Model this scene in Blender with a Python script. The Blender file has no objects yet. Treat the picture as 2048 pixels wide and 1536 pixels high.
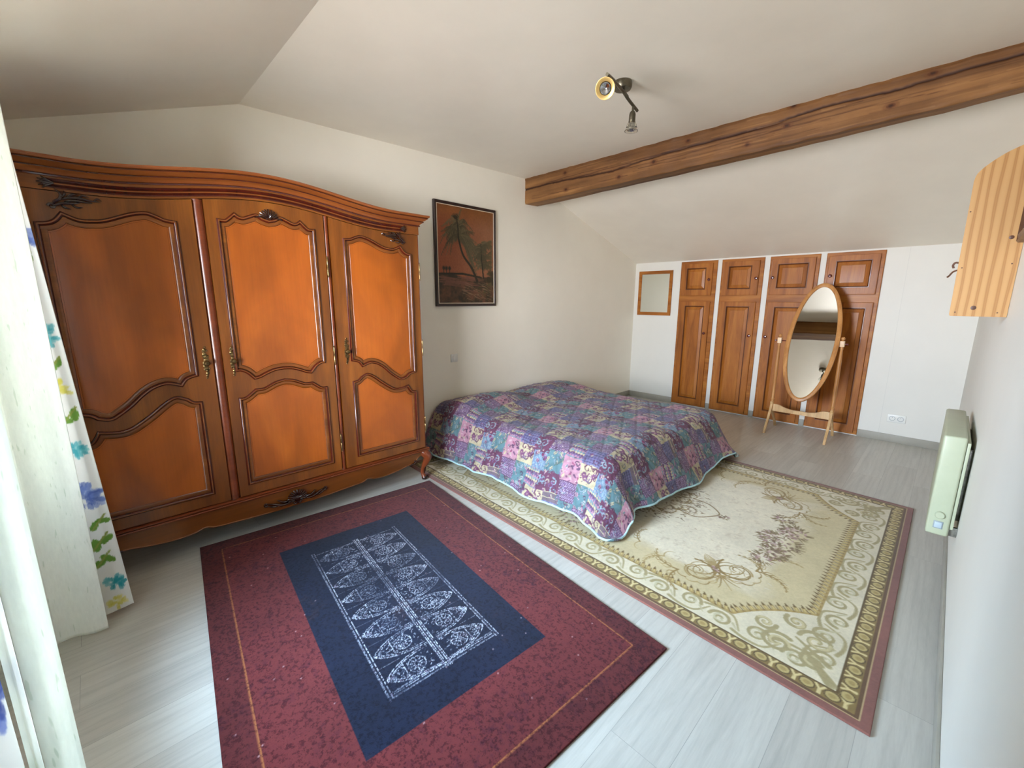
import bpy, bmesh, math, random
import numpy as np
from mathutils import Matrix, Vector
from mathutils.geometry import tessellate_polygon

random.seed(7)
rng = np.random.default_rng(7)
SC = bpy.context.scene
COL = SC.collection
PI = math.pi

# ------------------------------------------------------------------ camera
cam_d = bpy.data.cameras.new('camera')
cam = bpy.data.objects.new('camera', cam_d)
COL.objects.link(cam)
RT = Vector((0.6980694819580072, 0.7160231224079975, 0.0031442862435080497))
UP = Vector((-0.14095260585717043, 0.1331103421495184, 0.9810270127345685))
FW = Vector((-0.7020194878071068, 0.685268213906015, -0.19384559254496236))
cam.matrix_world = Matrix(((RT.x, UP.x, -FW.x, 3.2974), (RT.y, UP.y, -FW.y, -5.7115),
                           (RT.z, UP.z, -FW.z, 1.42), (0, 0, 0, 1)))
cam_d.sensor_fit = 'HORIZONTAL'
cam_d.sensor_width = 36.0
cam_d.lens = 851.6 / 2048 * 36
cam_d.clip_start = 0.01
SC.camera = cam

# ------------------------------------------------------------------ light, view
SC.view_settings.view_transform = 'Standard'
SC.view_settings.look = 'None'
SC.view_settings.gamma = 1.0
SC.view_settings.use_curve_mapping = False
SC.view_settings.exposure = 0.24
SC.cycles.max_bounces = 14
SC.cycles.diffuse_bounces = 9
SC.cycles.glossy_bounces = 5
SC.cycles.caustics_reflective = True

world = bpy.data.worlds.new('sky_world')
SC.world = world
world.use_nodes = True
bg = world.node_tree.nodes['Background']
bg.inputs['Strength'].default_value = 1.0
_nt = world.node_tree                        # pale sky above, sunlit ground below the horizon
_tc = _nt.nodes.new('ShaderNodeTexCoord'); _sp = _nt.nodes.new('ShaderNodeSeparateXYZ'); _rp = _nt.nodes.new('ShaderNodeValToRGB')
_mr = _nt.nodes.new('ShaderNodeMapRange'); _mr.inputs['From Min'].default_value = -1; _mr.inputs['From Max'].default_value = 1
_nt.links.new(_tc.outputs['Generated'], _sp.inputs[0]); _nt.links.new(_sp.outputs['Z'], _mr.inputs['Value'])
_nt.links.new(_mr.outputs[0], _rp.inputs['Fac']); _nt.links.new(_rp.outputs['Color'], bg.inputs['Color'])
_rp.color_ramp.elements[0].position = 0.49; _rp.color_ramp.elements[0].color = (3.5, 3.1, 2.6, 1)
_rp.color_ramp.elements[1].position = 0.51; _rp.color_ramp.elements[1].color = (1.6, 2.1, 2.7, 1)


def area(name, loc, target, sx, sy, power, color, spread=PI):
    d = bpy.data.lights.new(name, 'AREA')
    d.shape = 'RECTANGLE'; d.size = sx; d.size_y = sy
    d.energy = power; d.color = color; d.spread = spread
    o = bpy.data.objects.new(name, d); COL.objects.link(o)
    o.location = loc
    o.rotation_euler = (Vector(target) - Vector(loc)).to_track_quat('-Z', 'Y').to_euler()
    return o


# area lamps added outside the unseen window, standing in for its daylight
area('sky_daylight', (0.6, -9.2, 3.3), (1.6, -5.0, 1.2), 5.0, 3.2, 2400, (0.52, 0.75, 1.0))
area('horizon_daylight', (2.0, -9.8, 1.25), (1.6, 0, 1.25), 6.4, 2.5, 2150, (0.94, 0.94, 1.0))


# ------------------------------------------------------------------ materials
def lin(c):
    return tuple(((x / 255) / 12.92 if x / 255 <= 0.04045 else (((x / 255) + 0.055) / 1.055) ** 2.4) for x in c)


def L4(c):
    return (*lin(c), 1.0)


def new_mat(name, color=(200, 200, 200), rough=0.5, metal=0.0, coat=0.0, spec=0.5):
    m = bpy.data.materials.new(name)
    m.use_nodes = True
    b = m.node_tree.nodes['Principled BSDF']
    b.inputs['Base Color'].default_value = L4(color)
    b.inputs['Roughness'].default_value = rough
    b.inputs['Metallic'].default_value = metal
    b.inputs['Coat Weight'].default_value = coat
    b.inputs['Coat Roughness'].default_value = 0.12
    b.inputs['Specular IOR Level'].default_value = spec
    return m, m.node_tree, b


def N(nt, t, **kw):
    n = nt.nodes.new(t)
    for k, v in kw.items():
        setattr(n, k, v)
    return n


def coords(nt, scale=(1, 1, 1), rot=(0, 0, 0)):
    tc = N(nt, 'ShaderNodeTexCoord')
    mp = N(nt, 'ShaderNodeMapping')
    mp.inputs['Scale'].default_value = scale
    mp.inputs['Rotation'].default_value = rot
    nt.links.new(tc.outputs['Object'], mp.inputs['Vector'])
    return mp.outputs['Vector']


def noise(nt, vec, scale, detail=4, rough=0.5, dist=0.0):
    n = N(nt, 'ShaderNodeTexNoise')
    n.inputs['Scale'].default_value = scale
    n.inputs['Detail'].default_value = detail
    n.inputs['Roughness'].default_value = rough
    n.inputs['Distortion'].default_value = dist
    if vec is not None:
        nt.links.new(vec, n.inputs['Vector'])
    return n.outputs['Fac']


def ramp(nt, fac, stops):
    r = N(nt, 'ShaderNodeValToRGB')
    e = r.color_ramp.elements
    while len(e) < len(stops):
        e.new(0.5)
    for i, (p, c) in enumerate(stops):
        e[i].position = p
        e[i].color = L4(c)
    nt.links.new(fac, r.inputs['Fac'])
    return r.outputs['Color']


def vramp(nt, fac, stops):
    r = N(nt, 'ShaderNodeValToRGB')
    e = r.color_ramp.elements
    while len(e) < len(stops):
        e.new(0.5)
    for i, (p, c) in enumerate(stops):
        e[i].position = p
        e[i].color = (c, c, c, 1)
    nt.links.new(fac, r.inputs['Fac'])
    return r.outputs['Color']


def mix(nt, a, b, fac, mode='MIX'):
    m = N(nt, 'ShaderNodeMixRGB', blend_type=mode)
    for sock, v in ((m.inputs['Color1'], a), (m.inputs['Color2'], b), (m.inputs['Fac'], fac)):
        if isinstance(v, (int, float)):
            sock.default_value = v if sock == m.inputs['Fac'] else (v, v, v, 1)
        elif isinstance(v, tuple):
            sock.default_value = v
        else:
            nt.links.new(v, sock)
    return m.outputs['Color']


def bump(nt, b, h, strength, dist=0.002):
    n = N(nt, 'ShaderNodeBump')
    n.inputs['Strength'].default_value = strength
    n.inputs['Distance'].default_value = dist
    nt.links.new(h, n.inputs['Height'])
    nt.links.new(n.outputs['Normal'], b.inputs['Normal'])


def wood(name, dark, mid, light, axis='z', grain=1.0, rough=0.4, coat=0.0, bands=5.0, spec=0.5, contrast=1.0, streak=1.0, stretch=0.12, cloud=0.0):
    """procedural timber with the grain running along the given axis"""
    m, nt, b = new_mat(name, mid, rough, 0, coat, spec)
    k_ = stretch
    s = {'x': (k_, 1, 1), 'y': (1, k_, 1), 'z': (1, 1, k_)}[axis]
    v = coords(nt, tuple(k * grain for k in s))
    n1 = noise(nt, v, bands, 5, 0.6, 1.2)
    v2 = coords(nt, tuple(k * grain for k in {'x': (0.03, 1, 1), 'y': (1, 0.03, 1), 'z': (1, 1, 0.03)}[axis]))
    n2 = noise(nt, v2, 140, 3, 0.6)
    h = 0.22 / contrast
    c = ramp(nt, n1, [(0.5 - h, dark), (0.5, mid), (0.5 + h, light)])
    f = vramp(nt, n2, [(0.3, 1 - 0.16 * streak), (0.7, 1 + 0.06 * streak)])
    c = mix(nt, c, f, 1.0, 'MULTIPLY')
    if cloud:
        v3 = coords(nt, (1, 1, 0.55))
        g = vramp(nt, noise(nt, v3, 3.2, 3, 0.55, 0.6), [(0.33, 1 - cloud), (0.62, 1 + cloud * 0.35)])
        c = mix(nt, c, g, 1.0, 'MULTIPLY')
    nt.links.new(c, b.inputs['Base Color'])
    bump(nt, b, n2, 0.08, 0.001)
    return m


def plain_noise(name, c1, c2, scale=8, rough=0.6, bstr=0.0, bscale=300, metal=0, coat=0):
    m, nt, b = new_mat(name, c1, rough, metal, coat)
    v = coords(nt)
    n1 = noise(nt, v, scale, 4, 0.6)
    c = ramp(nt, n1, [(0.3, c1), (0.7, c2)])
    nt.links.new(c, b.inputs['Base Color'])
    if bstr:
        bump(nt, b, noise(nt, v, bscale, 2, 0.5), bstr, 0.001)
    return m


M = {}
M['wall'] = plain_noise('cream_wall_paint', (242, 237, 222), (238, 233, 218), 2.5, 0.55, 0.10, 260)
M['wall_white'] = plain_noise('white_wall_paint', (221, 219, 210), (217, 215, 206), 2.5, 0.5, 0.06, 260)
M['ceiling'] = plain_noise('ceiling_paint', (240, 234, 220), (235, 229, 215), 3.0, 0.42, 0.08, 200)
M['baseboard'] = plain_noise('grey_skirting', (150, 146, 134), (162, 158, 146), 6, 0.5)
M['rocker'] = new_mat('blue_grey_rocker', (168, 182, 190), 0.4)[0]
M['joint'] = new_mat('board_joint', (206, 205, 198), 0.6)[0]
M['w_panel'] = wood('cherry_panel', (146, 72, 14), (168, 86, 20), (182, 98, 28), 'z', 0.7, 0.30, 0.15, 3.0, streak=0.5, stretch=0.3, cloud=0.28)
M['w_stile'] = wood('cherry_stile', (98, 52, 10), (124, 68, 16), (150, 88, 28), 'z', 1.0, 0.30, 0.18, 5.5, cloud=0.22)
M['w_rail'] = wood('cherry_rail', (98, 52, 10), (122, 66, 16), (146, 84, 26), 'y', 1.0, 0.30, 0.18, 5.5)
M['w_cornice'] = wood('cherry_cornice', (110, 56, 20), (138, 74, 30), (156, 88, 40), 'y', 0.8, 0.3, 0.3, 5.0)
M['w_dark'] = wood('dark_groove', (56, 14, 6), (74, 22, 10), (92, 32, 16), 'z', 1.0, 0.24, 0.4, 6.0)
M['w_bead'] = wood('red_bead', (96, 42, 18), (118, 54, 24), (134, 64, 32), 'y', 1.0, 0.28, 0.2, 6.0)
M['w_carve'] = plain_noise('carved_dark_wood', (36, 14, 7), (52, 22, 12), 30, 0.24, 0.0, 200, 0, 0.7)
M['brass'] = plain_noise('antique_brass', (150, 124, 80), (60, 46, 28), 60, 0.32, 0.2, 300, 0.9)
M['hinge'] = plain_noise('hinge_brass', (190, 160, 110), (120, 90, 52), 50, 0.28, 0, 300, 0.9)
M['pine'] = wood('honey_pine_upright', (124, 68, 16), (158, 92, 28), (178, 112, 42), 'z', 1.2, 0.46, 0.04, 7.0, 0.3)
M['pine_h'] = wood('honey_pine_rail', (128, 72, 18), (162, 96, 30), (182, 118, 46), 'x', 1.2, 0.46, 0.04, 7.0, 0.3)
M['pine_groove'] = wood('pine_groove', (86, 44, 14), (102, 54, 18), (118, 66, 24), 'z', 1.2, 0.4, 0.2, 7.0)
M['knob'] = plain_noise('mahogany_knob', (74, 18, 20), (96, 28, 26), 30, 0.2, 0, 300, 0, 0.6)
M['oak'] = wood('golden_oak_frame', (150, 96, 44), (184, 126, 66), (202, 146, 84), 'z', 1.5, 0.4, 0.15, 7.0)
M['oak_pale'] = wood('pale_beech', (176, 136, 84), (204, 164, 112), (222, 186, 138), 'z', 1.5, 0.42, 0.1, 7.0)
M['block'] = wood('light_end_block', (216, 178, 140), (230, 196, 158), (238, 208, 172), 'z', 1.5, 0.45, 0.0, 7.0)
M['brown_wall_wood'] = wood('dark_walnut', (60, 36, 22), (84, 52, 34), (104, 68, 46), 'z', 2, 0.4, 0.1, 9)
M['black'] = plain_noise('black_lacquered_metal', (20, 20, 24), (28, 28, 32), 20, 0.35)
M['frame_black'] = plain_noise('dark_brown_frame', (34, 18, 16), (46, 26, 22), 20, 0.3, 0, 300, 0, 0.3)
M['white_line'] = new_mat('cream_slip', (222, 206, 180), 0.5)[0]
M['heater'] = plain_noise('ivory_enamel', (174, 180, 154), (169, 175, 149), 12, 0.38)
M['heater_dark'] = plain_noise('shadow_metal', (70, 66, 60), (56, 52, 48), 12, 0.5)
M['steel'] = plain_noise('bare_steel_bracket', (176, 176, 170), (120, 120, 116), 40, 0.3, 0, 300, 0.9)
M['plastic'] = new_mat('white_plastic', (226, 226, 220), 0.35)[0]
M['plastic_grey'] = new_mat('grey_plastic', (140, 150, 154), 0.4)[0]
M['hole'] = new_mat('socket_hole', (60, 60, 58), 0.6)[0]
M['nickel'] = plain_noise('brushed_dark_nickel', (118, 112, 96), (94, 88, 74), 30, 0.34, 0, 300, 0.95)
M['gold'] = new_mat('pale_gold_ring', (206, 174, 108), 0.32, 0.5)[0]
M['reflector'] = plain_noise('bulb_reflector', (210, 212, 214), (150, 152, 156), 60, 0.15, 0, 300, 1.0)
M['mirror'] = new_mat('mirror_glass', (226, 226, 218), 0.012, 1.0)[0]
M['mirror2'] = new_mat('dull_mirror_glass', (206, 208, 196), 0.05, 1.0)[0]
m, nt, b = new_mat('clear_glass', (250, 248, 240), 0.04)
b.inputs['Transmission Weight'].default_value = 1.0
b.inputs['IOR'].default_value = 1.45
M['glass'] = m
M['piping'] = plain_noise('pale_blue_piping', (176, 208, 210), (160, 192, 198), 30, 0.7)
M['mattress'] = plain_noise('white_ticking', (205, 205, 200), (190, 190, 186), 20, 0.8)

# shelf pine: pale boards with strong growth rings and knots
m, nt, b = new_mat('knotty_pine', (214, 170, 112), 0.45, 0, 0.1)
v = coords(nt, (1.0, 1.0, 0.10))
wv = N(nt, 'ShaderNodeTexWave', wave_type='BANDS', bands_direction='X')
wv.inputs['Scale'].default_value = 11.0
wv.inputs['Distortion'].default_value = 2.2
wv.inputs['Detail'].default_value = 1.0
wv.inputs['Detail Scale'].default_value = 2.2
nt.links.new(v, wv.inputs['Vector'])
c = ramp(nt, wv.outputs['Fac'], [(0.0, (184, 142, 88)), (0.6, (180, 137, 82)), (0.9, (158, 112, 60)), (1.0, (166, 120, 66))])
nt.links.new(c, b.inputs['Base Color'])
M['shelf_pine'] = m

# laminate floor: pale grey oak planks along y
m, nt, b = new_mat('grey_oak_laminate', (176, 174, 168), 0.34)
tc = N(nt, 'ShaderNodeTexCoord')
mp = N(nt, 'ShaderNodeMapping'); mp.inputs['Rotation'].default_value = (0, 0, PI / 2)
nt.links.new(tc.outputs['Object'], mp.inputs['Vector'])
br = N(nt, 'ShaderNodeTexBrick')
br.inputs['Scale'].default_value = 1.0
br.inputs['Brick Width'].default_value = 1.28
br.inputs['Row Height'].default_value = 0.192
br.inputs['Mortar Size'].default_value = 0.0008
br.inputs['Color1'].default_value = L4((190, 188, 179))
br.inputs['Color2'].default_value = L4((179, 176, 167))
br.inputs['Mortar'].default_value = L4((152, 150, 144))
br.offset = 0.37
nt.links.new(mp.outputs['Vector'], br.inputs['Vector'])
mp2 = N(nt, 'ShaderNodeMapping'); mp2.inputs['Scale'].default_value = (1, 0.09, 1)
nt.links.new(tc.outputs['Object'], mp2.inputs['Vector'])
add = N(nt, 'ShaderNodeVectorMath', operation='MULTIPLY_ADD')
nt.links.new(br.outputs['Color'], add.inputs[0]); add.inputs[1].default_value = (9, 9, 9)
nt.links.new(mp2.outputs['Vector'], add.inputs[2])
n1 = noise(nt, add.outputs[0], 11, 5, 0.62, 1.6)
n2 = noise(nt, mp2.outputs['Vector'], 170, 3, 0.6)
wv = N(nt, 'ShaderNodeTexWave', wave_type='BANDS', bands_direction='X')
wv.inputs['Scale'].default_value = 9; wv.inputs['Distortion'].default_value = 9; wv.inputs['Detail'].default_value = 2.5
wv.inputs['Detail Scale'].default_value = 1.2
nt.links.new(add.outputs[0], wv.inputs['Vector'])
f1 = vramp(nt, n1, [(0.25, 0.86), (0.6, 1.04)])
f2 = vramp(nt, n2, [(0.3, 0.95), (0.7, 1.03)])
f3 = vramp(nt, wv.outputs['Fac'], [(0.0, 0.94), (0.25, 0.99), (1.0, 1.01)])
c = mix(nt, br.outputs['Color'], f1, 1.0, 'MULTIPLY')
c = mix(nt, c, f2, 1.0, 'MULTIPLY')
c = mix(nt, c, f3, 1.0, 'MULTIPLY')
nt.links.new(c, b.inputs['Base Color'])
bump(nt, b, n2, 0.05, 0.001)
M['floor'] = m


def attr_mat(name, rough, nscale=0, amt=0.0, sheen=0.0, spec=0.3, bstr=0.0, bscale=200, dark=None, dlo=0.5, dhi=0.62):
    """colour from the painted 'pattern' attribute, broken up by procedural noise"""
    m, nt, b = new_mat(name, (200, 200, 200), rough, 0, 0, spec)
    a = N(nt, 'ShaderNodeAttribute', attribute_name='pattern')
    c = a.outputs['Color']
    v = coords(nt)
    if dark:
        n1 = noise(nt, v, nscale, 6, 0.75)
        k = vramp(nt, n1, [(dlo, 0.0), (dhi, amt)])
        c = mix(nt, c, dark, k, 'MULTIPLY')
    elif nscale:
        n1 = noise(nt, v, nscale, 4, 0.7)
        k = vramp(nt, n1, [(0.3, 1 - amt), (0.7, 1 + amt)])
        c = mix(nt, c, k, 1.0, 'MULTIPLY')
    nt.links.new(c, b.inputs['Base Color'])
    if sheen:
        b.inputs['Sheen Weight'].default_value = sheen
    if bstr:
        bump(nt, b, noise(nt, v, bscale, 2, 0.6), bstr, 0.003)
    return m


M['rug_red'] = attr_mat('worn_red_pile', 0.95, 70, 0.85, 0.1, 0.1, 0.5, 420, (0.40, 0.28, 0.38, 1), 0.50, 0.58)
M['rug_cream'] = attr_mat('cream_wool_pile', 0.95, 60, 0.09, 0.2, 0.1, 0.5, 380)
M['quilt'] = attr_mat('patchwork_cotton', 0.75, 90, 0.08, 0.1, 0.25, 0.25, 120)
M['canvas'] = attr_mat('painted_canvas', 0.35, 60, 0.12, 0, 0.4)
M['beam'] = attr_mat('old_beam_timber', 0.6, 0, 0, 0, 0.3, 0.3, 60)

# curtains: thin cloth that lets daylight through
def cloth(name, color, attr=False, trans=0.45, holes=0.0):
    m, nt, b = new_mat(name, color, 0.85, 0, 0, 0.1)
    tr = N(nt, 'ShaderNodeBsdfTranslucent')
    mx = N(nt, 'ShaderNodeMixShader'); mx.inputs[0].default_value = trans
    out = nt.nodes['Material Output']
    tr.inputs['Color'].default_value = L4(color)
    if attr:
        a = N(nt, 'ShaderNodeAttribute', attribute_name='pattern')
        nt.links.new(a.outputs['Color'], b.inputs['Base Color'])
        nt.links.new(a.outputs['Color'], tr.inputs['Color'])
    else:
        v = coords(nt, (1, 1, 0.25))
        k = vramp(nt, noise(nt, v, 90, 3, 0.7), [(0.35, 0.93), (0.72, 1.0)])
        c = mix(nt, L4(color), k, 1.0, 'MULTIPLY')
        vv = coords(nt, (1, 1, 0.16))
        sl_ = vramp(nt, noise(nt, vv, 120, 1, 0.4), [(0.70, 0.0), (0.74, 1.0)])
        c = mix(nt, c, L4((222, 228, 216)), sl_)
        nt.links.new(c, b.inputs['Base Color']); nt.links.new(c, tr.inputs['Color'])
    nt.links.new(b.outputs[0], mx.inputs[1]); nt.links.new(tr.outputs[0], mx.inputs[2])
    last = mx.outputs[0]
    if holes:
        tp = N(nt, 'ShaderNodeBsdfTransparent')
        m2 = N(nt, 'ShaderNodeMixShader'); m2.inputs[0].default_value = holes
        nt.links.new(last, m2.inputs[1]); nt.links.new(tp.outputs[0], m2.inputs[2]); last = m2.outputs[0]
    nt.links.new(last, out.inputs['Surface'])
    return m


M['voile'] = cloth('white_voile', (248, 250, 242), False, 0.24, 0.04)
M['print'] = cloth('flower_print_cotton', (238, 236, 230), True, 0.35)


# ------------------------------------------------------------------ mesh helpers
class MB:
    def __init__(self):
        self.v = []; self.f = []; self.mi = []

    def add(self, vs, fs, mi=0):
        o = len(self.v)
        self.v += [tuple(p) for p in vs]
        self.f += [tuple(i + o for i in f) for f in fs]
        self.mi += [mi] * len(fs)

    def box(self, x0, x1, y0, y1, z0, z1, bev=0.0, mi=0, seg=2):
        bm = bmesh.new()
        bmesh.ops.create_cube(bm, size=1.0)
        for q in bm.verts:
            q.co = Vector(((x0 + x1) / 2 + q.co.x * (x1 - x0), (y0 + y1) / 2 + q.co.y * (y1 - y0),
                           (z0 + z1) / 2 + q.co.z * (z1 - z0)))
        if bev:
            bmesh.ops.bevel(bm, geom=bm.edges[:], offset=bev, segments=seg, affect='EDGES', profile=0.5)
        bm.verts.index_update()
        self.add([q.co[:] for q in bm.verts], [[q.index for q in f.verts] for f in bm.faces], mi)
        bm.free()

    def tube(self, pts, r, n=10, mi=0, closed=False, flat=None):
        P = [Vector(p) for p in pts]
        k = len(P)
        R = r if isinstance(r, (list, tuple)) else [r] * k
        T = []
        for i in range(k):
            if closed:
                t = P[(i + 1) % k] - P[i - 1]
            else:
                t = P[min(i + 1, k - 1)] - P[max(i - 1, 0)]
            T.append(t.normalized() if t.length > 1e-9 else Vector((0, 0, 1)))
        a = Vector((1, 0, 0)) if abs(T[0].x) < 0.8 else Vector((0, 0, 1))
        if flat is not None:
            a = Vector(flat)
        nrm = (a - T[0] * a.dot(T[0])).normalized()
        vs = []
        for i in range(k):
            nrm = (nrm - T[i] * nrm.dot(T[i]))
            nrm = nrm.normalized() if nrm.length > 1e-6 else Vector((0, 1, 0))
            bn = T[i].cross(nrm)
            sq = 1.0
            rr = R[i]
            if isinstance(rr, tuple):
                rr, sq = rr
            for j in range(n):
                t = 2 * PI * j / n
                vs.append(P[i] + nrm * (rr * sq * math.cos(t)) + bn * (rr * math.sin(t)))
        fs = []
        for i in range(k if closed else k - 1):
            for j in range(n):
                a0 = i * n + j; a1 = i * n + (j + 1) % n
                b0 = ((i + 1) % k) * n + j; b1 = ((i + 1) % k) * n + (j + 1) % n
                fs.append((a0, a1, b1, b0))
        if not closed:
            fs.append(tuple(range(n - 1, -1, -1)))
            fs.append(tuple((k - 1) * n + j for j in range(n)))
        self.add(vs, fs, mi)

    def lathe(self, c, axis, prof, n=20, mi=0, u=None):
        ax = Vector(axis).normalized()
        a = Vector((1, 0, 0)) if abs(ax.x) < 0.8 else Vector((0, 1, 0))
        e1 = (a - ax * a.dot(ax)).normalized(); e2 = ax.cross(e1)
        c = Vector(c)
        vs = []
        for r, h in prof:
            for j in range(n):
                t = 2 * PI * j / n
                vs.append(c + ax * h + e1 * (max(r, 1e-5) * math.cos(t)) + e2 * (max(r, 1e-5) * math.sin(t)))
        fs = []
        for i in range(len(prof) - 1):
            for j in range(n):
                fs.append((i * n + j, i * n + (j + 1) % n, (i + 1) * n + (j + 1) % n, (i + 1) * n + j))
        fs.append(tuple(range(n - 1, -1, -1)))
        fs.append(tuple((len(prof) - 1) * n + j for j in range(n)))
        self.add(vs, fs, mi)

    def prism(self, outer, holes, mp, d0, d1, mi=0):
        """polygon with holes in 2D, extruded from depth d0 to d1"""
        loops = [outer] + list(holes)
        pts = [p for l in loops for p in l]
        tris = tessellate_polygon([[Vector((p[0], p[1], 0)) for p in l] for l in loops])
        n = len(pts)
        vs = [mp(p[0], p[1], d1) for p in pts] + [mp(p[0], p[1], d0) for p in pts]
        fs = [tuple(t) for t in tris] + [tuple(i + n for i in reversed(t)) for t in tris]
        o = 0
        for l in loops:
            k = len(l)
            for i in range(k):
                a = o + i; b2 = o + (i + 1) % k
                fs.append((a, b2, b2 + n, a + n))
            o += k
        self.add(vs, fs, mi)

    def sweep2d(self, loop, prof, mp, mis=None, closed=True):
        """profile (inward offset, height) carried round a 2D outline with mitred corners"""
        k = len(loop)
        nrm = miter(loop, closed)
        vs = []
        for i, (p, q) in enumerate(zip(loop, nrm)):
            for d, h in prof:
                vs.append(mp(p[0] + q[0] * d, p[1] + q[1] * d, h))
        m = len(prof)
        for j in range(m - 1):
            fs = []
            for i in range(k if closed else k - 1):
                a = i * m + j; b2 = ((i + 1) % k) * m + j
                fs.append((a, b2, b2 + 1, a + 1))
            mi = mis[j] if mis else 0
            if j == 0:
                self.add(vs, fs, mi)
                base = len(self.v) - len(vs)
            else:
                self.f += [tuple(i + base for i in f) for f in fs]
                self.mi += [mi] * len(fs)

    def build(self, name, mats, parent=None, smooth=True, angle=35):
        me = bpy.data.meshes.new(name)
        me.from_pydata(self.v, [], self.f)
        if not isinstance(mats, (list, tuple)):
            mats = [mats]
        for q in mats:
            me.materials.append(q)
        me.polygons.foreach_set('material_index', self.mi)
        bm = bmesh.new(); bm.from_mesh(me)
        bmesh.ops.remove_doubles(bm, verts=bm.verts[:], dist=1e-6)
        bmesh.ops.recalc_face_normals(bm, faces=bm.faces[:])
        if smooth:
            for f in bm.faces:
                f.smooth = True
            lim = math.radians(angle)
            for e in bm.edges:
                if len(e.link_faces) != 2 or e.calc_face_angle(0) > lim:
                    e.smooth = False
        bm.to_mesh(me); bm.free()
        me.validate()
        o = bpy.data.objects.new(name, me)
        COL.objects.link(o)
        if parent is not None:
            adopt(o, parent)
        return o


def world_of(o):
    m = o.matrix_basis.copy() if not isinstance(o, type(None)) else Matrix()
    if o.parent:
        return world_of(o.parent) @ o.matrix_parent_inverse @ m
    return m


def adopt(o, parent):
    o.parent = parent
    o.matrix_parent_inverse = world_of(parent).inverted()


def tag(o, label=None, cat=None, group=None, kind=None):
    if label: o['label'] = label
    if cat: o['category'] = cat
    if group: o['group'] = group
    if kind: o['kind'] = kind
    return o


def thing(name, loc, label, cat, group=None):
    o = bpy.data.objects.new(name, None)
    o.empty_display_size = 0.1
    COL.objects.link(o)
    o.location = loc
    return tag(o, label, cat, group)


def area2(l):
    return 0.5 * sum(l[i][0] * l[(i + 1) % len(l)][1] - l[(i + 1) % len(l)][0] * l[i][1] for i in range(len(l)))


def miter(loop, closed=True):
    k = len(loop); s = 1.0 if area2(loop) > 0 else -1.0
    if not closed: s = 1.0
    out = []
    for i in range(k):
        p0 = loop[i - 1] if (closed or i > 0) else None
        p1 = loop[i]
        p2 = loop[(i + 1) % k] if (closed or i < k - 1) else None
        ns = []
        for a, b2 in ((p0, p1), (p1, p2)):
            if a is None or b2 is None: continue
            dx, dy = b2[0] - a[0], b2[1] - a[1]
            l = math.hypot(dx, dy) or 1
            ns.append((-dy / l * s, dx / l * s))
        if len(ns) == 1:
            out.append(ns[0]); continue
        mx, my = ns[0][0] + ns[1][0], ns[0][1] + ns[1][1]
        l = math.hypot(mx, my) or 1
        mx /= l; my /= l
        c = max(0.5, mx * ns[0][0] + my * ns[0][1])
        out.append((mx / c, my / c))
    return out


def catmull(pts, n=6):
    out = []
    k = len(pts)
    for i in range(k - 1):
        p0 = pts[max(i - 1, 0)]; p1 = pts[i]; p2 = pts[i + 1]; p3 = pts[min(i + 2, k - 1)]
        for j in range(n):
            t = j / n
            out.append(tuple(0.5 * ((2 * p1[d]) + (-p0[d] + p2[d]) * t + (2 * p0[d] - 5 * p1[d] + 4 * p2[d] - p3[d]) * t * t
                                    + (-p0[d] + 3 * p1[d] - 3 * p2[d] + p3[d]) * t ** 3) for d in range(len(p1))))
    out.append(tuple(pts[-1]))
    return out


def rowpath(segs, n=5):
    """join smooth runs that meet in cusps"""
    out = []
    for s in segs:
        c = catmull(s, n) if len(s) > 2 else list(s)
        if out: c = c[1:]
        out += c
    return out


# ---- painting small patterns into arrays (rows = y, cols = x) -------------
class Canvas:
    def __init__(self, w, h, res, base):
        self.res = res; self.W = int(round(w / res)) + 1; self.H = int(round(h / res)) + 1
        self.w = w; self.h = h
        self.a = np.empty((self.H, self.W, 3)); self.a[:] = base
        self.X, self.Y = np.meshgrid(np.linspace(0, w, self.W), np.linspace(0, h, self.H))

    def dab(self, x, y, r, c, al=1.0, ry=None, ang=0.0):
        ry = ry or r; R = max(r, ry)
        i0 = max(0, int((y - R) / self.res)); i1 = min(self.H, int((y + R) / self.res) + 2)
        j0 = max(0, int((x - R) / self.res)); j1 = min(self.W, int((x + R) / self.res) + 2)
        if i0 >= i1 or j0 >= j1: return
        X = self.X[i0:i1, j0:j1] - x; Y = self.Y[i0:i1, j0:j1] - y
        if ang:
            X, Y = X * math.cos(ang) + Y * math.sin(ang), -X * math.sin(ang) + Y * math.cos(ang)
        d = np.sqrt((X / r) ** 2 + (Y / ry) ** 2)
        soft = self.res / max(r, ry) * 0.9 + 1e-6
        k = np.clip((1 - d) / soft + 0.5, 0, 1)[..., None] * al
        p = self.a[i0:i1, j0:j1]
        p[:] = p * (1 - k) + np.array(c) * k

    def stroke(self, pts, w, c, al=1.0, w1=None):
        w1 = w if w1 is None else w1
        L = [0.0]
        for i in range(1, len(pts)):
            L.append(L[-1] + math.hypot(pts[i][0] - pts[i - 1][0], pts[i][1] - pts[i - 1][1]))
        if L[-1] == 0: return
        step = max(self.res * 0.6, min(w, w1) * 0.5)
        n = max(2, int(L[-1] / step))
        xs = np.interp(np.linspace(0, L[-1], n), L, [p[0] for p in pts])
        ys = np.interp(np.linspace(0, L[-1], n), L, [p[1] for p in pts])
        for i in range(n):
            t = i / (n - 1)
            self.dab(xs[i], ys[i], w + (w1 - w) * t, c, al)

    def rect(self, x0, x1, y0, y1, c, al=1.0):
        i0 = max(0, int(round(y0 / self.res))); i1 = min(self.H, int(round(y1 / self.res)) + 1)
        j0 = max(0, int(round(x0 / self.res))); j1 = min(self.W, int(round(x1 / self.res)) + 1)
        p = self.a[i0:i1, j0:j1]
        p[:] = p * (1 - al) + np.array(c) * al


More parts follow.
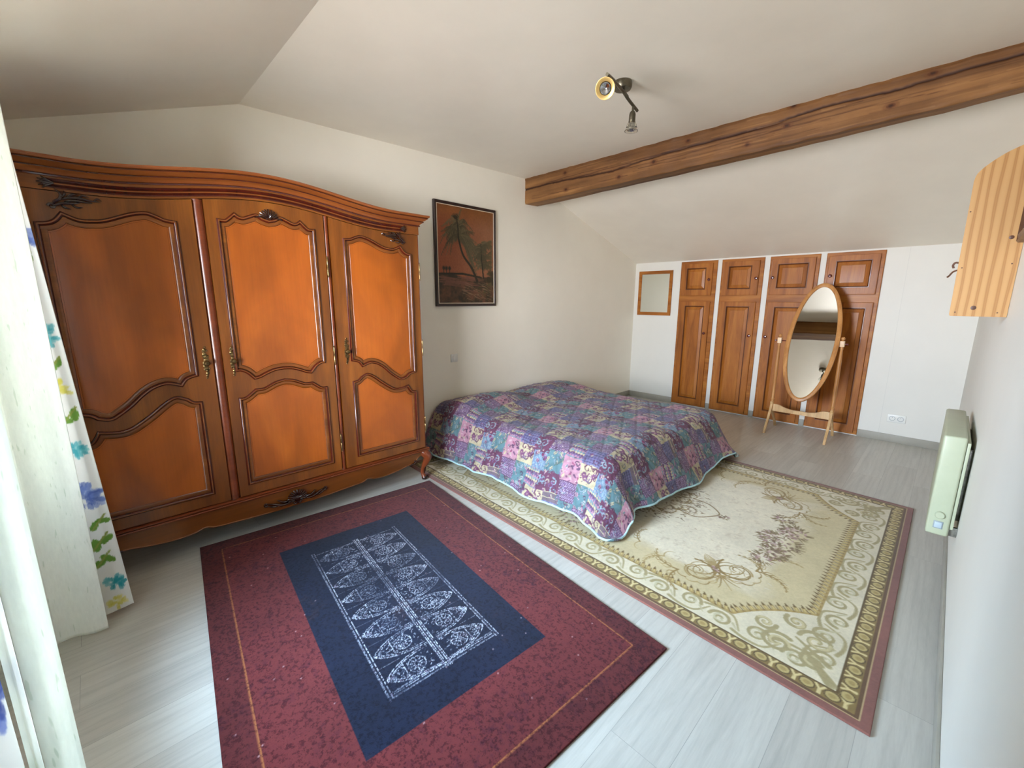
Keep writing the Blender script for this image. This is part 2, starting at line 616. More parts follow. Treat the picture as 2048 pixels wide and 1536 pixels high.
def spiral(cx, cy, r, turns, a0, d=1, n=28):
    return [(cx + r * (1 - 0.88 * t) * math.cos(a0 + d * 2 * PI * turns * t),
             cy + r * (1 - 0.88 * t) * math.sin(a0 + d * 2 * PI * turns * t)) for t in np.linspace(0, 1, n)]


def grid_noise(H, W, s, seed):
    r = np.random.default_rng(seed)
    out = np.zeros((H, W)); amp = 1; tot = 0
    while s >= 1:
        h, w = int(H / s) + 3, int(W / s) + 3
        g = r.random((h, w))
        yi = np.arange(H) / s; xi = np.arange(W) / s
        y0 = yi.astype(int); x0 = xi.astype(int)
        fy = (yi - y0)[:, None]; fx = (xi - x0)[None]
        fy = fy * fy * (3 - 2 * fy); fx = fx * fx * (3 - 2 * fx)
        v = (g[y0][:, x0] * (1 - fy) * (1 - fx) + g[y0 + 1][:, x0] * fy * (1 - fx)
             + g[y0][:, x0 + 1] * (1 - fy) * fx + g[y0 + 1][:, x0 + 1] * fy * fx)
        out += v * amp; tot += amp; amp *= 0.6; s /= 2
    return out / tot


def to_lin(a):
    a = np.clip(a / 255.0, 0, 1)
    return np.where(a <= 0.04045, a / 12.92, ((a + 0.055) / 1.055) ** 2.4)


def grid_mesh(name, P, colors, mat, parent=None, smooth=True, thick=0.0, extra=None):
    """P: (H,W,3) points, colors: (H,W,3) sRGB 0-255 written to the 'pattern' attribute"""
    H, W, _ = P.shape
    idx = np.arange(H * W).reshape(H, W)
    q = np.stack([idx[:-1, :-1], idx[:-1, 1:], idx[1:, 1:], idx[1:, :-1]], -1).reshape(-1, 4)
    V = P.reshape(-1, 3); C = to_lin(colors).reshape(-1, 3)
    if thick:
        # a rim and a backing, so that the sheet has real thickness
        rim = np.concatenate([idx[0, :], idx[1:, -1], idx[-1, -2::-1], idx[-2:0:-1, 0]])
        n0 = len(V)
        low = V[rim].copy(); low[:, 2] -= thick
        V = np.concatenate([V, low]); C = np.concatenate([C, C[rim]])
        r2 = np.arange(n0, n0 + len(rim))
        side = np.stack([rim, r2, np.roll(r2, -1), np.roll(rim, -1)], -1)
        q = np.concatenate([q, side])
    me = bpy.data.meshes.new(name)
    me.vertices.add(len(V)); me.vertices.foreach_set('co', V.astype(np.float32).ravel())
    me.loops.add(q.size); me.loops.foreach_set('vertex_index', q.astype(np.int32).ravel())
    me.polygons.add(len(q))
    me.polygons.foreach_set('loop_start', np.arange(0, q.size, 4, dtype=np.int32))
    me.polygons.foreach_set('loop_total', np.full(len(q), 4, dtype=np.int32))
    me.polygons.foreach_set('use_smooth', np.full(len(q), smooth))
    me.update(calc_edges=True); me.validate()
    at = me.color_attributes.new('pattern', 'FLOAT_COLOR', 'POINT')
    at.data.foreach_set('color', np.concatenate([C, np.ones((len(C), 1))], 1).astype(np.float32).ravel())
    me.materials.append(mat)
    o = bpy.data.objects.new(name, me); COL.objects.link(o)
    if parent is not None: adopt(o, parent)
    return o


def struct(o):
    o['kind'] = 'structure'
    return o


# ================================================================== ROOM
RX = 3.455            # right wall
YF = -6.15            # front wall (unseen window behind the curtains)
PROF = [(YF, 2.162), (-4.88, 2.612), (-2.2, 2.652), (0.0, 1.935)]   # ceiling profile (y, z)

b_ = MB(); b_.box(-0.2, RX + 0.2, YF - 0.2, 0.2, -0.12, 0.0); struct(b_.build('floor', M['floor'], smooth=False))
mpx = lambda a, b2, d: (d, a, b2)
gable = [(YF - 0.2, 0.0), (0.2, 0.0), (0.2, 1.95), (0.0, 1.935), (-2.2, 2.652), (-4.88, 2.612), (YF, 2.162), (YF - 0.2, 2.12)]
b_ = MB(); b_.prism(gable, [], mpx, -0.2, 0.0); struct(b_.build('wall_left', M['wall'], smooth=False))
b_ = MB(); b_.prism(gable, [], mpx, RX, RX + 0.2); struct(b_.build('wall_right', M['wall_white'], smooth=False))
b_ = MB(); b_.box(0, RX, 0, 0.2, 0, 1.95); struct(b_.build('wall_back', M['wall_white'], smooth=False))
ceil = PROF + [(0.2, 1.95), (0.2, 2.2), (0.0, 2.15), (-2.2, 2.85), (-4.88, 2.82), (YF - 0.2, 2.35), (YF - 0.2, 2.12)]
b_ = MB(); b_.prism(ceil, [], mpx, 0.0, RX); struct(b_.build('ceiling', M['ceiling'], smooth=False))
WX0, WX1, WS, WZ = 0.98, 2.18, 0.62, 2.08  # unseen window opening, its edges and sill set to shape the daylight
mpy = lambda a, b2, d: (a, d, b2)
b_ = MB()
b_.prism([(0, 0), (RX, 0), (RX, 2.162), (0, 2.162)], [[(WX0, WS), (WX1, WS), (WX1, WZ), (WX0, WZ)]], mpy, YF - 0.2, YF)
struct(b_.build('wall_front', M['wall'], smooth=False))
# window frame round the opening
win = thing('window_1', (1.81, YF - 0.1, 0), None, None); struct(win)
b_ = MB()
for x in (WX0, WX1 - 0.05):
    b_.box(x + 0.002, x + 0.048, YF - 0.16, YF - 0.09, WS + 0.002, WZ - 0.002, 0.004)
b_.box(WX0 + 0.05, WX1 - 0.05, YF - 0.16, YF - 0.09, WZ - 0.052, WZ - 0.002, 0.004)
b_.box(WX0 + 0.05, WX1 - 0.05, YF - 0.16, YF - 0.09, WS + 0.002, WS + 0.05, 0.004)
b_.build('window_frame', M['plastic'], win)

BH = 0.078
def skirt(name, x0, x1, y0, y1):
    q = MB(); q.box(x0, x1, y0, y1, 0.0, BH, 0.002); return struct(q.build(name, M['baseboard']))
bb = thing('baseboard_back', (1.7, 0, 0), None, None); struct(bb)
for x0, x1 in ((0.014, 0.674), (1.145, 1.193), (1.674, 1.727), (2.213, 2.262), (2.748, RX - 0.014)):
    q = MB(); q.box(x0, x1, -0.012, 0.0, 0.0, BH, 0.002); q.build('baseboard', M['baseboard'], bb)
skirt('baseboard_left', 0.0, 0.012, -3.86, -0.0)
skirt('baseboard_right', RX - 0.010, RX, YF, -0.0)
# panel joint in the low wall
q = MB(); q.box(2.916, 2.9185, -0.0016, 0.0, BH, 1.93); struct(q.build('trim_1', M['joint']))

# ------------------------------------------------------------------ beam
def build_beam():
    ny, nx = 40, 576
    res = RX / nx
    cv = Canvas(RX, 0.9, res, (120, 84, 48))
    H, W = cv.H, cv.W
    # perimeter coordinate: 0..0.245 front (top to bottom), then underside, then back
    per = np.linspace(0, 0.9, H)
    streak = grid_noise(H, int(W / 14) + 2, 14, 3)
    s1 = np.array([np.interp(np.arange(W) / 14, np.arange(streak.shape[1]), r) for r in streak])
    s2 = grid_noise(H, W, 90, 5)
    fine = grid_noise(H, int(W / 30) + 2, 4, 9)
    s3 = np.array([np.interp(np.arange(W) / 30, np.arange(fine.shape[1]), r) for r in fine])
    t = (0.45 * s1 + 0.35 * s2 + 0.2 * s3)[..., None]
    lo = np.array((80, 50, 24)); hi = np.array((158, 114, 68))
    cv.a[:] = lo + (hi - lo) * np.clip((t - 0.3) / 0.4, 0, 1)
    top = 0.0
    def Z(x, z):   # front face: perimeter = distance below the top edge
        return 2.648 - z
    crack = [(0, 2.537), (0.25, 2.541), (0.515, 2.536), (0.8, 2.52), (1.054, 2.513), (1.3, 2.53), (1.52, 2.543), (1.928, 2.547),
             (2.302, 2.551), (2.45, 2.572), (2.602, 2.578), (2.907, 2.564), (3.098, 2.573), (RX, 2.576)]
    cp = []
    for i in range(len(crack) - 1):
        for k in range(14):
            u = k / 14
            x = crack[i][0] + (crack[i + 1][0] - crack[i][0]) * u
            z = crack[i][1] + (crack[i + 1][1] - crack[i][1]) * u + random.uniform(-.0016, .0016)
            cp.append((x, Z(x, z)))
    for off, w, al in ((0.0, 0.0040, 0.92), (0.007, 0.0018, 0.55), (-0.008, 0.0014, 0.4)):
        cv.stroke([(p[0], p[1] + off) for p in cp], w, (40, 16, 6), al)
    for seg, w in (([(0.04, 2.535), (0.4, 2.552), (0.753, 2.558), (1.0, 2.55)], 0.003), ([(0.6, 2.535), (1.25, 2.542), (1.7, 2.56)], 0.003),
                   ([(1.0, 2.51), (1.6, 2.50), (2.1, 2.515), (2.6, 2.50)], 0.0022), ([(1.9, 2.545), (2.4, 2.535), (2.75, 2.553)], 0.0035),
                   ([(1.3, 2.48), (1.9, 2.475), (2.3, 2.49)], 0.0018), ([(2.1, 2.50), (2.7, 2.51), (3.1, 2.49)], 0.002), ([(0.1, 2.44), (1.2, 2.45)], 0.0016)):
        c2 = catmull(seg, 8)
        cv.stroke([(p[0], Z(p[0], p[1]) + random.uniform(-.002, .002)) for p in c2], w, (58, 28, 12), 0.8, 0.001)
    for x, z in ((2.39, 2.632), (3.036, 2.602), (2.88, 2.481), (1.71, 2.59), (2.133, 2.462), (1.121, 2.451), (0.542, 2.451), (0.528, 2.595), (2.365, 2.52), (1.436, 2.504)):
        for r, c, al in ((0.03, (96, 56, 26), 0.35), (0.017, (80, 42, 18), 0.7), (0.009, (46, 22, 10), 0.8)):
            cv.dab(x, Z(x, z), r * 1.25, c, al, r * 0.8)
    for k in range(150):
        x = random.uniform(0, RX); d_ = random.uniform(.01, .44); l = random.uniform(.15, .7)
        cv.stroke([(x, d_), (x + l * .5, d_ + random.uniform(-.006, .006)), (x + l, d_ + random.uniform(-.008, .008))], .0013, random.choice([(70, 42, 20), (88, 56, 28), (176, 134, 86)]), .4, .0009)
    # geometry: cross-section walks front -> bottom -> back -> top
    P = np.zeros((H, W, 3))
    xs = np.linspace(0, RX, W)
    wob = np.interp(xs, np.linspace(0, RX, 30), rng.normal(0, 0.0035, 30))
    rag = np.interp(xs, np.linspace(0, RX, 90), rng.normal(0, 0.003, 90))
    zb = np.interp(xs, [0, 0.2, 1.6, 2.8, RX], [2.402, 2.400, 2.412, 2.430, 2.452])
    zbk = zb + 0.006
    yf = np.full(W, -2.312); yb = np.interp(xs, [0, 0.5, RX], [-2.118, -2.13, -2.19])
    disp = grid_noise(H, W, 40, 21) - 0.5
    cr = np.zeros((H, W))
    cx = np.array([p[0] for p in cp]); cyy = np.array([p[1] for p in cp])
    cline = np.interp(xs, cx, cyy)
    L1 = 0.245; L2 = L1 + 0.2; L3 = L2 + 0.255
    for i, s in enumerate(per):
        if s <= L1:
            u = s / L1
            y = yf + 0.0 * u; z = 2.660 + (zb - 2.660) * u
            d = np.exp(-((s - cline) / 0.005) ** 2) * 0.007
            y = y + d + disp[i] * 0.006 + 0.0025 * np.sin(xs * 31 + s * 9)
            if u < 0.12: y = y + (0.12 - u) * 0.06 + rag * 1.2
            if u > 0.93: y = y + (u - 0.93) * 0.10
        elif s <= L2:
            u = (s - L1) / (L2 - L1)
            y = yf + 0.007 + (yb - yf - 0.007) * u; z = zb + (zbk - zb) * u + disp[i] * 0.003
        elif s <= L3:
            u = (s - L2) / (L3 - L2)
            y = yb + disp[i] * 0.003; z = zbk + (2.665 - zbk) * u
        else:
            u = (s - L3) / (0.9 - L3)
            y = yb + (yf - yb) * u; z = np.full(W, 2.665)
        P[i, :, 0] = xs; P[i, :, 1] = y; P[i, :, 2] = z + (wob * 0.6 if L1 - 0.02 < s < L2 + 0.02 else 0)
    return grid_mesh('ceiling_beam', P, cv.a, M['beam'])


bm_o = build_beam()
tag(bm_o, 'old brown timber beam with long crack and knots running across the ceiling', 'beam')

# ================================================================== WARDROBE
XF = 0.5
YC = -4.92
YL, YR = -5.905, -3.935
mpw = lambda a, b2, d: (XF + d, a, b2)
rev = lambda pts: [(2 * YC - p[0], p[1]) for p in pts][::-1]


def bmp(d, w):
    d = abs(d) / w
    return 0.5 * (1 + math.cos(PI * min(d, 1)))


hd = lambda y: 1.877 + 0.079 * bmp(y - YC, 0.74)
ht = lambda y: 2.011 + 0.079 * bmp(y - YC, 0.80)

ward = thing('wardrobe', (0.27, YC, 0), 'large three-door cherry wood wardrobe with curved cornice and dark carvings', 'wardrobe')

# carcass
q = MB()
for y0, y1 in ((YL, YL + 0.022), (YR - 0.022, YR)):
    q2 = MB(); q2.box(0.03, XF - 0.024, y0, y1, 0.24, 1.92, 0.002); q2.build('side_panel', M['w_stile'], ward)
q = MB(); q.box(0.015, 0.03, YL, YR, 0.24, 1.95); q.build('back_panel', M['w_stile'], ward)
q = MB(); q.box(0.03, XF - 0.03, YL + 0.02, YR - 0.02, 0.24, 0.262); q.build('bottom_board', M['w_stile'], ward)
q = MB(); q.prism([(YL + 0.022, 1.90)] + [(y, hd(y) + 0.045) for y in np.linspace(YL + 0.022, YR - 0.022, 40)] + [(YR - 0.022, 1.90)], [],
                  lambda a, b2, d: (d, a, b2), 0.03, 0.44); q.build('top_board', M['w_stile'], ward)
# front posts between the doors, each with a rounded nose
for y0, y1 in ((YL + 0.0005, YL + 0.012), (-5.268, -5.224), (-4.612, -4.582), (YR - 0.010, YR - 0.0005)):
    q = MB()
    zt = hd((y0 + y1) / 2)
    n = 8
    sec = [(XF - 0.03, y0)] + [(XF - 0.012 + 0.010 * math.sin(PI * t / n), y0 + (y1 - y0) * t / n) for t in range(n + 1)] + [(XF - 0.03, y1)]
    vs = [(x, y, z) for z in (0.262, zt) for x, y in sec]
    k = len(sec)
    q.add(vs, [(i, (i + 1) % k, (i + 1) % k + k, i + k) for i in range(k)] + [tuple(range(k)), tuple(range(k, 2 * k))])
    q.build('post', M['w_bead'], ward)

# ---- frieze with sunk strip
fr_out = [(y, hd(y) + 0.0015) for y in np.linspace(YL, YR, 61)] + [(y, ht(y) - 0.066) for y in np.linspace(YR, YL, 61)]
q = MB(); q.prism(fr_out, [], mpw, -0.03, 0.001); frz = q.build('frieze', M['w_rail'], ward)
a0, a1 = YL + 0.13, YR - 0.13
strip = [(y, hd(y) + 0.016) for y in np.linspace(a0, a1, 61)] + [(y, hd(y) + 0.046) for y in np.linspace(a1, a0, 61)]
q = MB()
q.sweep2d(strip, [(-0.005, 0.000), (-0.004, 0.005), (0.0, 0.007), (0.004, 0.004), (0.006, 0.0015), (0.009, 0.004), (0.012, 0.001)], mpw)
q.build('frieze_moulding', M['w_dark'], frz)
for s, ye in ((-1, a0), (1, a1)):
    q = MB()
    for k in range(5):
        t = (k - 2) / 2 * 1.1
        z0 = hd(ye) + 0.031
        q.tube([(XF + 0.006, ye - s * 0.02, z0), (XF + 0.010, ye + s * 0.012 * math.cos(t), z0 + 0.015 * math.sin(t)),
                (XF + 0.004, ye + s * 0.030 * math.cos(t), z0 + 0.026 * math.sin(t))], [0.004, 0.0055, 0.002], 8)
    q.build('frieze_shell', M['w_carve'], frz)

# ---- cornice: moulded profile carried along the curved front and down both sides
cprof = [(0.0, -0.078), (0.008, -0.076), (0.010, -0.070), (0.006, -0.066), (0.012, -0.058), (0.024, -0.050), (0.030, -0.047), (0.030, -0.042),
         (0.026, -0.040), (0.034, -0.036), (0.046, -0.026), (0.052, -0.023), (0.052, -0.019), (0.048, -0.017), (0.058, -0.015), (0.063, -0.008), (0.061, -0.001), (0.052, 0.0), (0.0, 0.0)]
st = []
for x in (0.02, 0.25): st.append((x, YL, ht(YL), 0, -1))
st.append((XF, YL, ht(YL), 1, -1))
for y in np.linspace(YL + 0.02, YR - 0.02, 70): st.append((XF, y, ht(y), 1, 0))
st.append((XF, YR, ht(YR), 1, 1))
for x in (0.25, 0.02): st.append((x, YR, ht(YR), 0, 1))
vs = [(x + sx * o, y + sy * o, z + h) for x, y, z, sx, sy in st for o, h in cprof]
m_ = len(cprof)
q = MB()
for j in range(m_ - 1):
    dark = cprof[j] in ((0.010, -0.070), (0.030, -0.042), (0.052, -0.019), (0.030, -0.047), (0.052, -0.023), (0.008, -0.076))
    fs = [(i * m_ + j, (i + 1) * m_ + j, (i + 1) * m_ + j + 1, i * m_ + j + 1) for i in range(len(st) - 1)]
    if j == 0:
        q.add(vs, fs, 1 if dark else 0)
    else:
        q.f += fs; q.mi += [1 if dark else 0] * len(fs)
# top cover
fs = []
q.add([(0.02, YL, ht(YL)), (0.02, YR, ht(YR))], [])
for i in range(2, len(st) - 3):
    a = i * m_ + m_ - 1; b2 = (i + 1) * m_ + m_ - 1
    q.f.append((a, b2, len(vs) + 1 if i > len(st) // 2 else len(vs)) if False else (a, b2, len(vs)))
    q.mi.append(0)
q.build('cornice', [M['w_cornice'], M['w_dark']], ward, angle=25)

# ---- base: moulding, apron, carving
bprof = [(0.0, 0.0), (0.010, 0.001), (0.018, 0.004), (0.021, 0.009), (0.018, 0.014), (0.013, 0.0155), (0.017, 0.018), (0.018, 0.023), (0.013, 0.027), (0.0, 0.028)]
st = [(0.03, YL, 0, -1), (XF, YL, 1, -1), (XF, YR, 1, 1), (0.03, YR, 0, 1)]
vs = [(x + sx * o, y + sy * o, 0.236 + h) for x, y, sx, sy in st for o, h in bprof]
m_ = len(bprof); q = MB()
for j in range(m_ - 1):
    fs = [(i * m_ + j, (i + 1) * m_ + j, (i + 1) * m_ + j + 1, i * m_ + j + 1) for i in range(3)]
    if j == 0: q.add(vs, fs)
    else: q.f += fs; q.mi += [0] * 3
q.box(0.03, XF + 0.001, YL, YR, 0.237, 0.2635)
q.build('base_moulding', M['w_bead'], ward)

lowc = [(0, .122), (.14, .119), (.30, .126), (.44, .134), (.475, .148), (.50, .147), (.54, .134), (.62, .130), (.74, .142), (.81, .156), (.865, .160), (.885, .168)]
half = catmull(lowc, 4) + [(0.895, .19), (.915, .205), (.985, .212)]
low = [(YC - d, z) for d, z in half[::-1]] + [(YC + d, z) for d, z in half[1:]]
q = MB(); q.prism(low + [(YR, 0.2365), (YL, 0.2365)], [], mpw, -0.026, -0.004)
q.sweep2d(low[::-1], [(0.0, -0.004), (0.004, 0.0), (0.008, -0.003)], mpw, closed=False)
apron = q.build('apron', M['w_rail'], ward)
for y0, y1 in ((YL + 0.002, YL + 0.02), (YR - 0.02, YR - 0.002)):
    q = MB(); q.box(0.05, XF - 0.03, y0, y1, 0.19, 0.2365); q.build('side_apron', M['w_stile'], ward)


def leaf(q, path, w, thick=0.5, n=8, ribs=0):
    """a carved tapering leaf that lies on the front"""
    pts = catmull(path, 5)
    k = len(pts)
    rs = [max(0.0012, w * math.sin(PI * (0.12 + 0.86 * i / (k - 1))) ** 0.8) for i in range(k)]
    q.tube(pts, rs, n)


def scroll(q, c, r, s, up, x, th=0.005, turns=1.1):
    pts = [(x + 0.004, c[0] + s * r * (1 - .8 * t) * math.cos(up + 2 * PI * turns * t), c[1] + r * (1 - .8 * t) * math.sin(up + 2 * PI * turns * t)) for t in np.linspace(0, 1, 18)]
    q.tube(pts, [th * (1 - .35 * t) for t in np.linspace(0, 1, 18)], 8)


def shell(q, c, r, x, n=9, spread=1.25, w=0.007, squash=1.0):
    for k in range(n):
        t = (k - (n - 1) / 2) / ((n - 1) / 2) * spread
        rr = r * (1 - 0.12 * abs(t) / spread)
        d = (math.sin(t), math.cos(t) * squash)
        pts = [(x + 0.004 + 0.012 * math.sin(PI * u * 0.9), c[0] + d[0] * rr * u, c[1] + d[1] * rr * u) for u in np.linspace(0.05, 1, 7)]
        q.tube(pts, [w * (0.35 + 0.75 * u) for u in np.linspace(0, 1, 7)], 8)
    for s in (-1, 1):
        scroll(q, (c[0] + s * r * 0.28, c[1] - r * 0.08), r * 0.2, s, PI * 0.3, x, w * 0.9)


# centre carving on the apron: round shell with acanthus arms
q = MB()
cx, cz = YC + 0.0, 0.178
for k in range(13):
    t = (k - 6) / 6 * 1.9
    pts = [(XF + 0.006 + 0.016 * math.sin(PI * u * .85), cx + math.sin(t) * 0.056 * u, cz - 0.006 + math.cos(t) * 0.050 * u) for u in np.linspace(0.15, 1, 7)]
    q.tube(pts, [0.0058 * (0.4 + 0.7 * u) for u in np.linspace(0, 1, 7)], 8)
q.lathe((XF, cx, cz - 0.012), (1, 0, 0), [(0.028, 0), (0.026, 0.010), (0.018, 0.018), (0.004, 0.022)], 16)
for s in (-1, 1):
    scroll(q, (cx + s * 0.016, cz - 0.040), 0.016, s, 0.4, XF + 0.004, 0.007)
    leaf(q, [(XF + 0.004, cx + s * 0.04, cz - 0.030), (XF + 0.014, cx + s * 0.09, cz - 0.030), (XF + 0.012, cx + s * 0.135, cz - 0.012), (XF + 0.006, cx + s * 0.170, cz + 0.002)], 0.009)
    leaf(q, [(XF + 0.004, cx + s * 0.05, cz - 0.018), (XF + 0.014, cx + s * 0.085, cz - 0.012), (XF + 0.006, cx + s * 0.115, cz + 0.008)], 0.008)
    leaf(q, [(XF + 0.004, cx + s * 0.10, cz - 0.030), (XF + 0.012, cx + s * 0.14, cz - 0.026), (XF + 0.006, cx + s * 0.175, cz - 0.010)], 0.006)
    scroll(q, (cx + s * 0.178, cz - 0.003), 0.013, s, PI * 1.2, XF, 0.0055)
q.build('carving', M['w_carve'], apron)
for s in (-1, 1):
    q = MB(); c0 = YC + s * 0.868
    leaf(q, [(XF - 0.002, c0 - s * 0.03, 0.150), (XF + 0.006, c0, 0.160), (XF + 0.004, c0 + s * 0.02, 0.176)], 0.008)
    scroll(q, (c0 + s * 0.012, 0.168), 0.010, s, 0, XF - 0.006, 0.005)
    q.build('carving', M['w_carve'], apron)

# ---- legs
for s in (-1, 1):
    ye = YC + s * 0.985
    q = MB()
    p = catmull([(0.470, ye - s * 0.030, 0.238), (0.492, ye - s * 0.012, 0.215), (0.506, ye + s * 0.002, 0.185), (0.504, ye - s * 0.008, 0.15), (0.492, ye - s * 0.026, 0.11),
                 (0.486, ye - s * 0.036, 0.075), (0.490, ye - s * 0.036, 0.045), (0.500, ye - s * 0.030, 0.022)], 4)
    zs = [0.034, 0.037, 0.034, 0.027, 0.019, 0.0145, 0.015, 0.020]
    rr = list(np.interp(np.linspace(0, 7, len(p)), range(8), zs))
    q.tube(p, rr, 14)
    lg = q.build('leg', M['w_bead'], ward)
    q = MB()
    q.lathe((0.502, ye - s * 0.030, 0.0), (0, 0, 1), [(0.014, 0.0005), (0.020, 0.004), (0.022, 0.014), (0.017, 0.026), (0.009, 0.032)], 14)
    scroll(q, (ye - s * 0.030, 0.020), 0.013, s, 0.2, 0.516, 0.005)
    leaf(q, [(0.505, ye - s * 0.012, 0.13), (0.503, ye - s * 0.022, 0.09), (0.506, ye - s * 0.03, 0.05)], 0.008)
    q.build('foot', M['w_carve'], lg)
    q = MB(); q.box(0.04, 0.09, ye - s * 0.05 - 0.02, ye - s * 0.05 + 0.03, 0.0, 0.24, 0.006); q.build('leg', M['w_stile'], ward)

# ---- doors
D3U_top = [[(-4.49, 1.795), (-4.468, 1.797), (-4.445, 1.801)], [(-4.445, 1.801), (-4.41, 1.816), (-4.376, 1.824), (-4.319, 1.810), (-4.233, 1.773), (-4.185, 1.763), (-4.141, 1.763), (-4.092, 1.784)],
           [(-4.092, 1.784), (-4.07, 1.755), (-4.046, 1.740), (-4.012, 1.734)]]
D3U_bot = [[(-4.012, .885), (-4.061, .873), (-4.085, .853)], [(-4.085, .853), (-4.129, .842), (-4.165, .862), (-4.213, .899), (-4.255, .940), (-4.298, .972), (-4.340, .988), (-4.372, .989), (-4.42, .972)],
           [(-4.42, .972), (-4.44, 1.0), (-4.464, 1.012), (-4.49, 1.018)]]
D3L_top = [[(-4.49, .864), (-4.458, .870), (-4.435, .890)], [(-4.435, .890), (-4.393, .908), (-4.36, .896), (-4.326, .872), (-4.285, .838), (-4.241, .806), (-4.2, .780), (-4.163, .770), (-4.12, .772), (-4.078, .782)],
           [(-4.078, .782), (-4.062, .752), (-4.045, .735), (-4.012, .728)]]
D2U_h = [[(-.243, 1.83), (-.222, 1.829), (-.205, 1.834), (-.168, 1.868)], [(-.168, 1.868), (-.15, 1.855), (-.125, 1.853), (-.09, 1.868), (-.06, 1.878), (-.035, 1.862), (0, 1.852)]]
D2B_h = [[(-.243, 1.024), (-.222, 1.023), (-.19, 1.005), (-.158, .968)], [(-.158, .968), (-.13, .974), (-.10, .988), (-.05, 1.006), (0, 1.011)]]
D2L_h = [[(-.243, .854), (-.222, .854), (-.2, .864), (-.16, .896)], [(-.16, .896), (-.12, .896), (-.10, .903), (-.05, .926), (0, .936)]]


def full2(h):
    l = rowpath(h)
    return [(YC + a, z) for a, z in l] + [(YC - a, z) for a, z in l[::-1][1:]]


MOULD = [(-0.010, 0.0), (-0.008, 0.006), (-0.003, 0.010), (0.002, 0.009), (0.006, 0.003), (0.009, -0.003), (0.018, -0.001), (0.028, -0.005), (0.030, -0.009), (0.034, -0.009), (0.036, -0.007)]
MMI = [1, 1, 0, 1, 1, 0, 0, 1, 1, 1]


def door(y0, y1, up, lo, handle_y, hinge_y, label=None, shell_at=None, acanthus=None):
    top = [(y, hd(y) - 0.002) for y in np.linspace(y1, y0, 30)]
    outer = [(y0, 0.268), (y1, 0.268)] + top
    q = MB(); q.prism(outer, [up, lo], mpw, -0.022, 0.0)
    d = q.build('door', M['w_stile'], ward)
    for nm, l in (('upper_panel', up), ('lower_panel', lo)):
        big = [(p[0] - n_[0] * 0.002, p[1] - n_[1] * 0.002) for p, n_ in zip(l, miter(l))]
        q = MB(); q.prism(big, [], mpw, -0.018, -0.0075)
        q.build(nm, M['w_panel'], d)
        q = MB(); q.sweep2d(l, MOULD, mpw, MMI)
        q.build('moulding', [M['w_rail'], M['w_dark']], d, angle=50)
    # lock plate and key handle
    q = MB(); zc = 1.083
    for dz, r in ((-.086, .005), (-.074, .007), (-.060, .0085), (-.046, .007), (-.034, .010), (-.020, .012), (-.004, .014), (.012, .012), (.028, .013), (.044, .010), (.056, .007), (.068, .008), (.082, .005)):
        q.lathe((XF, handle_y + 0.003 * math.sin(dz * 90), zc + dz), (1, 0, 0), [(r, 0.0), (r * 0.95, 0.003), (r * 0.5, 0.0055), (0.0005, 0.006)], 12)
    for s in (-1, 1):
        scroll(q, (handle_y + s * 0.006, zc + 0.030), 0.009, s, 0.5, XF, 0.0028)
        scroll(q, (handle_y + s * 0.006, zc - 0.036), 0.008, s, 3.6, XF, 0.0028)
        scroll(q, (handle_y - s * 0.005, zc + 0.062), 0.006, s, 2.0, XF, 0.0022)
    q.lathe((XF + 0.005, handle_y, zc - 0.004), (1, 0, 0), [(0.006, 0), (0.005, 0.012), (0.012, 0.016), (0.015, 0.024), (0.010, 0.031), (0.001, 0.033)], 14)
    q.build('handle', M['brass'], d)
    for z in (1.62, 1.06, 0.46):
        q = MB()
        q.lathe((XF + 0.004, hinge_y, z - 0.05), (0, 0, 1), [(0.001, -0.014), (0.004, -0.010), (0.0025, -0.006), (0.0045, 0), (0.0045, 0.049), (0.0038, 0.050), (0.0045, 0.051), (0.0045, 0.1), (0.0025, 0.106), (0.004, 0.110), (0.001, 0.114)], 10)
        q.build('hinge', M['hinge'], d)
    if shell_at:
        q = MB(); shell(q, shell_at, 0.056, XF, 9, 1.25, 0.0044, 0.85)
        for s in (-1, 1):
            leaf(q, [(XF + 0.004, shell_at[0] + s * 0.02, shell_at[1] - 0.004), (XF + 0.008, shell_at[0] + s * 0.05, shell_at[1] + 0.004), (XF + 0.004, shell_at[0] + s * 0.072, shell_at[1] - 0.004)], 0.005)
        q.build('shell_carving', M['w_carve'], d)
    if acanthus:
        c, s = acanthus
        q = MB()
        for pth, r in (([(.050, -.022), (.040, -.006), (.022, .008), (.018, .030), (.034, .048)], .0062), ([(.052, -.030), (.036, -.018), (.012, -.010), (-.020, -.006), (-.050, .006)], .0060),
                       ([(.020, .006), (-.006, .016), (-.040, .018), (-.075, .012), (-.108, .014)], .0062), ([(.010, -.002), (-.020, .006), (-.050, .004), (-.080, .004)], .0050),
                       ([(.004, .014), (-.018, .030), (-.040, .034)], .0050), ([(-.030, .014), (-.050, .030), (-.072, .028)], .0046), ([(-.010, -.008), (-.026, -.022), (-.046, -.018)], .0046),
                       ([(.018, .014), (.004, .030), (.006, .044)], .0045), ([(.024, -.010), (.012, -.026), (-.008, -.030)], .0045), ([(-.084, .012), (-.098, .024), (-.112, .018)], .0038)):
            m0 = len(pth)
            leaf(q, [(XF + 0.002 + 0.009 * math.sin(PI * i / (m0 - 1)), c[0] + s * u, c[1] + w) for i, (u, w) in enumerate(pth)], r)
        scroll(q, (c[0] + s * 0.050, c[1] - 0.026), 0.013, s, 0.0, XF, 0.0055)
        q.build('leaf_carving', M['w_carve'], d)
    return d


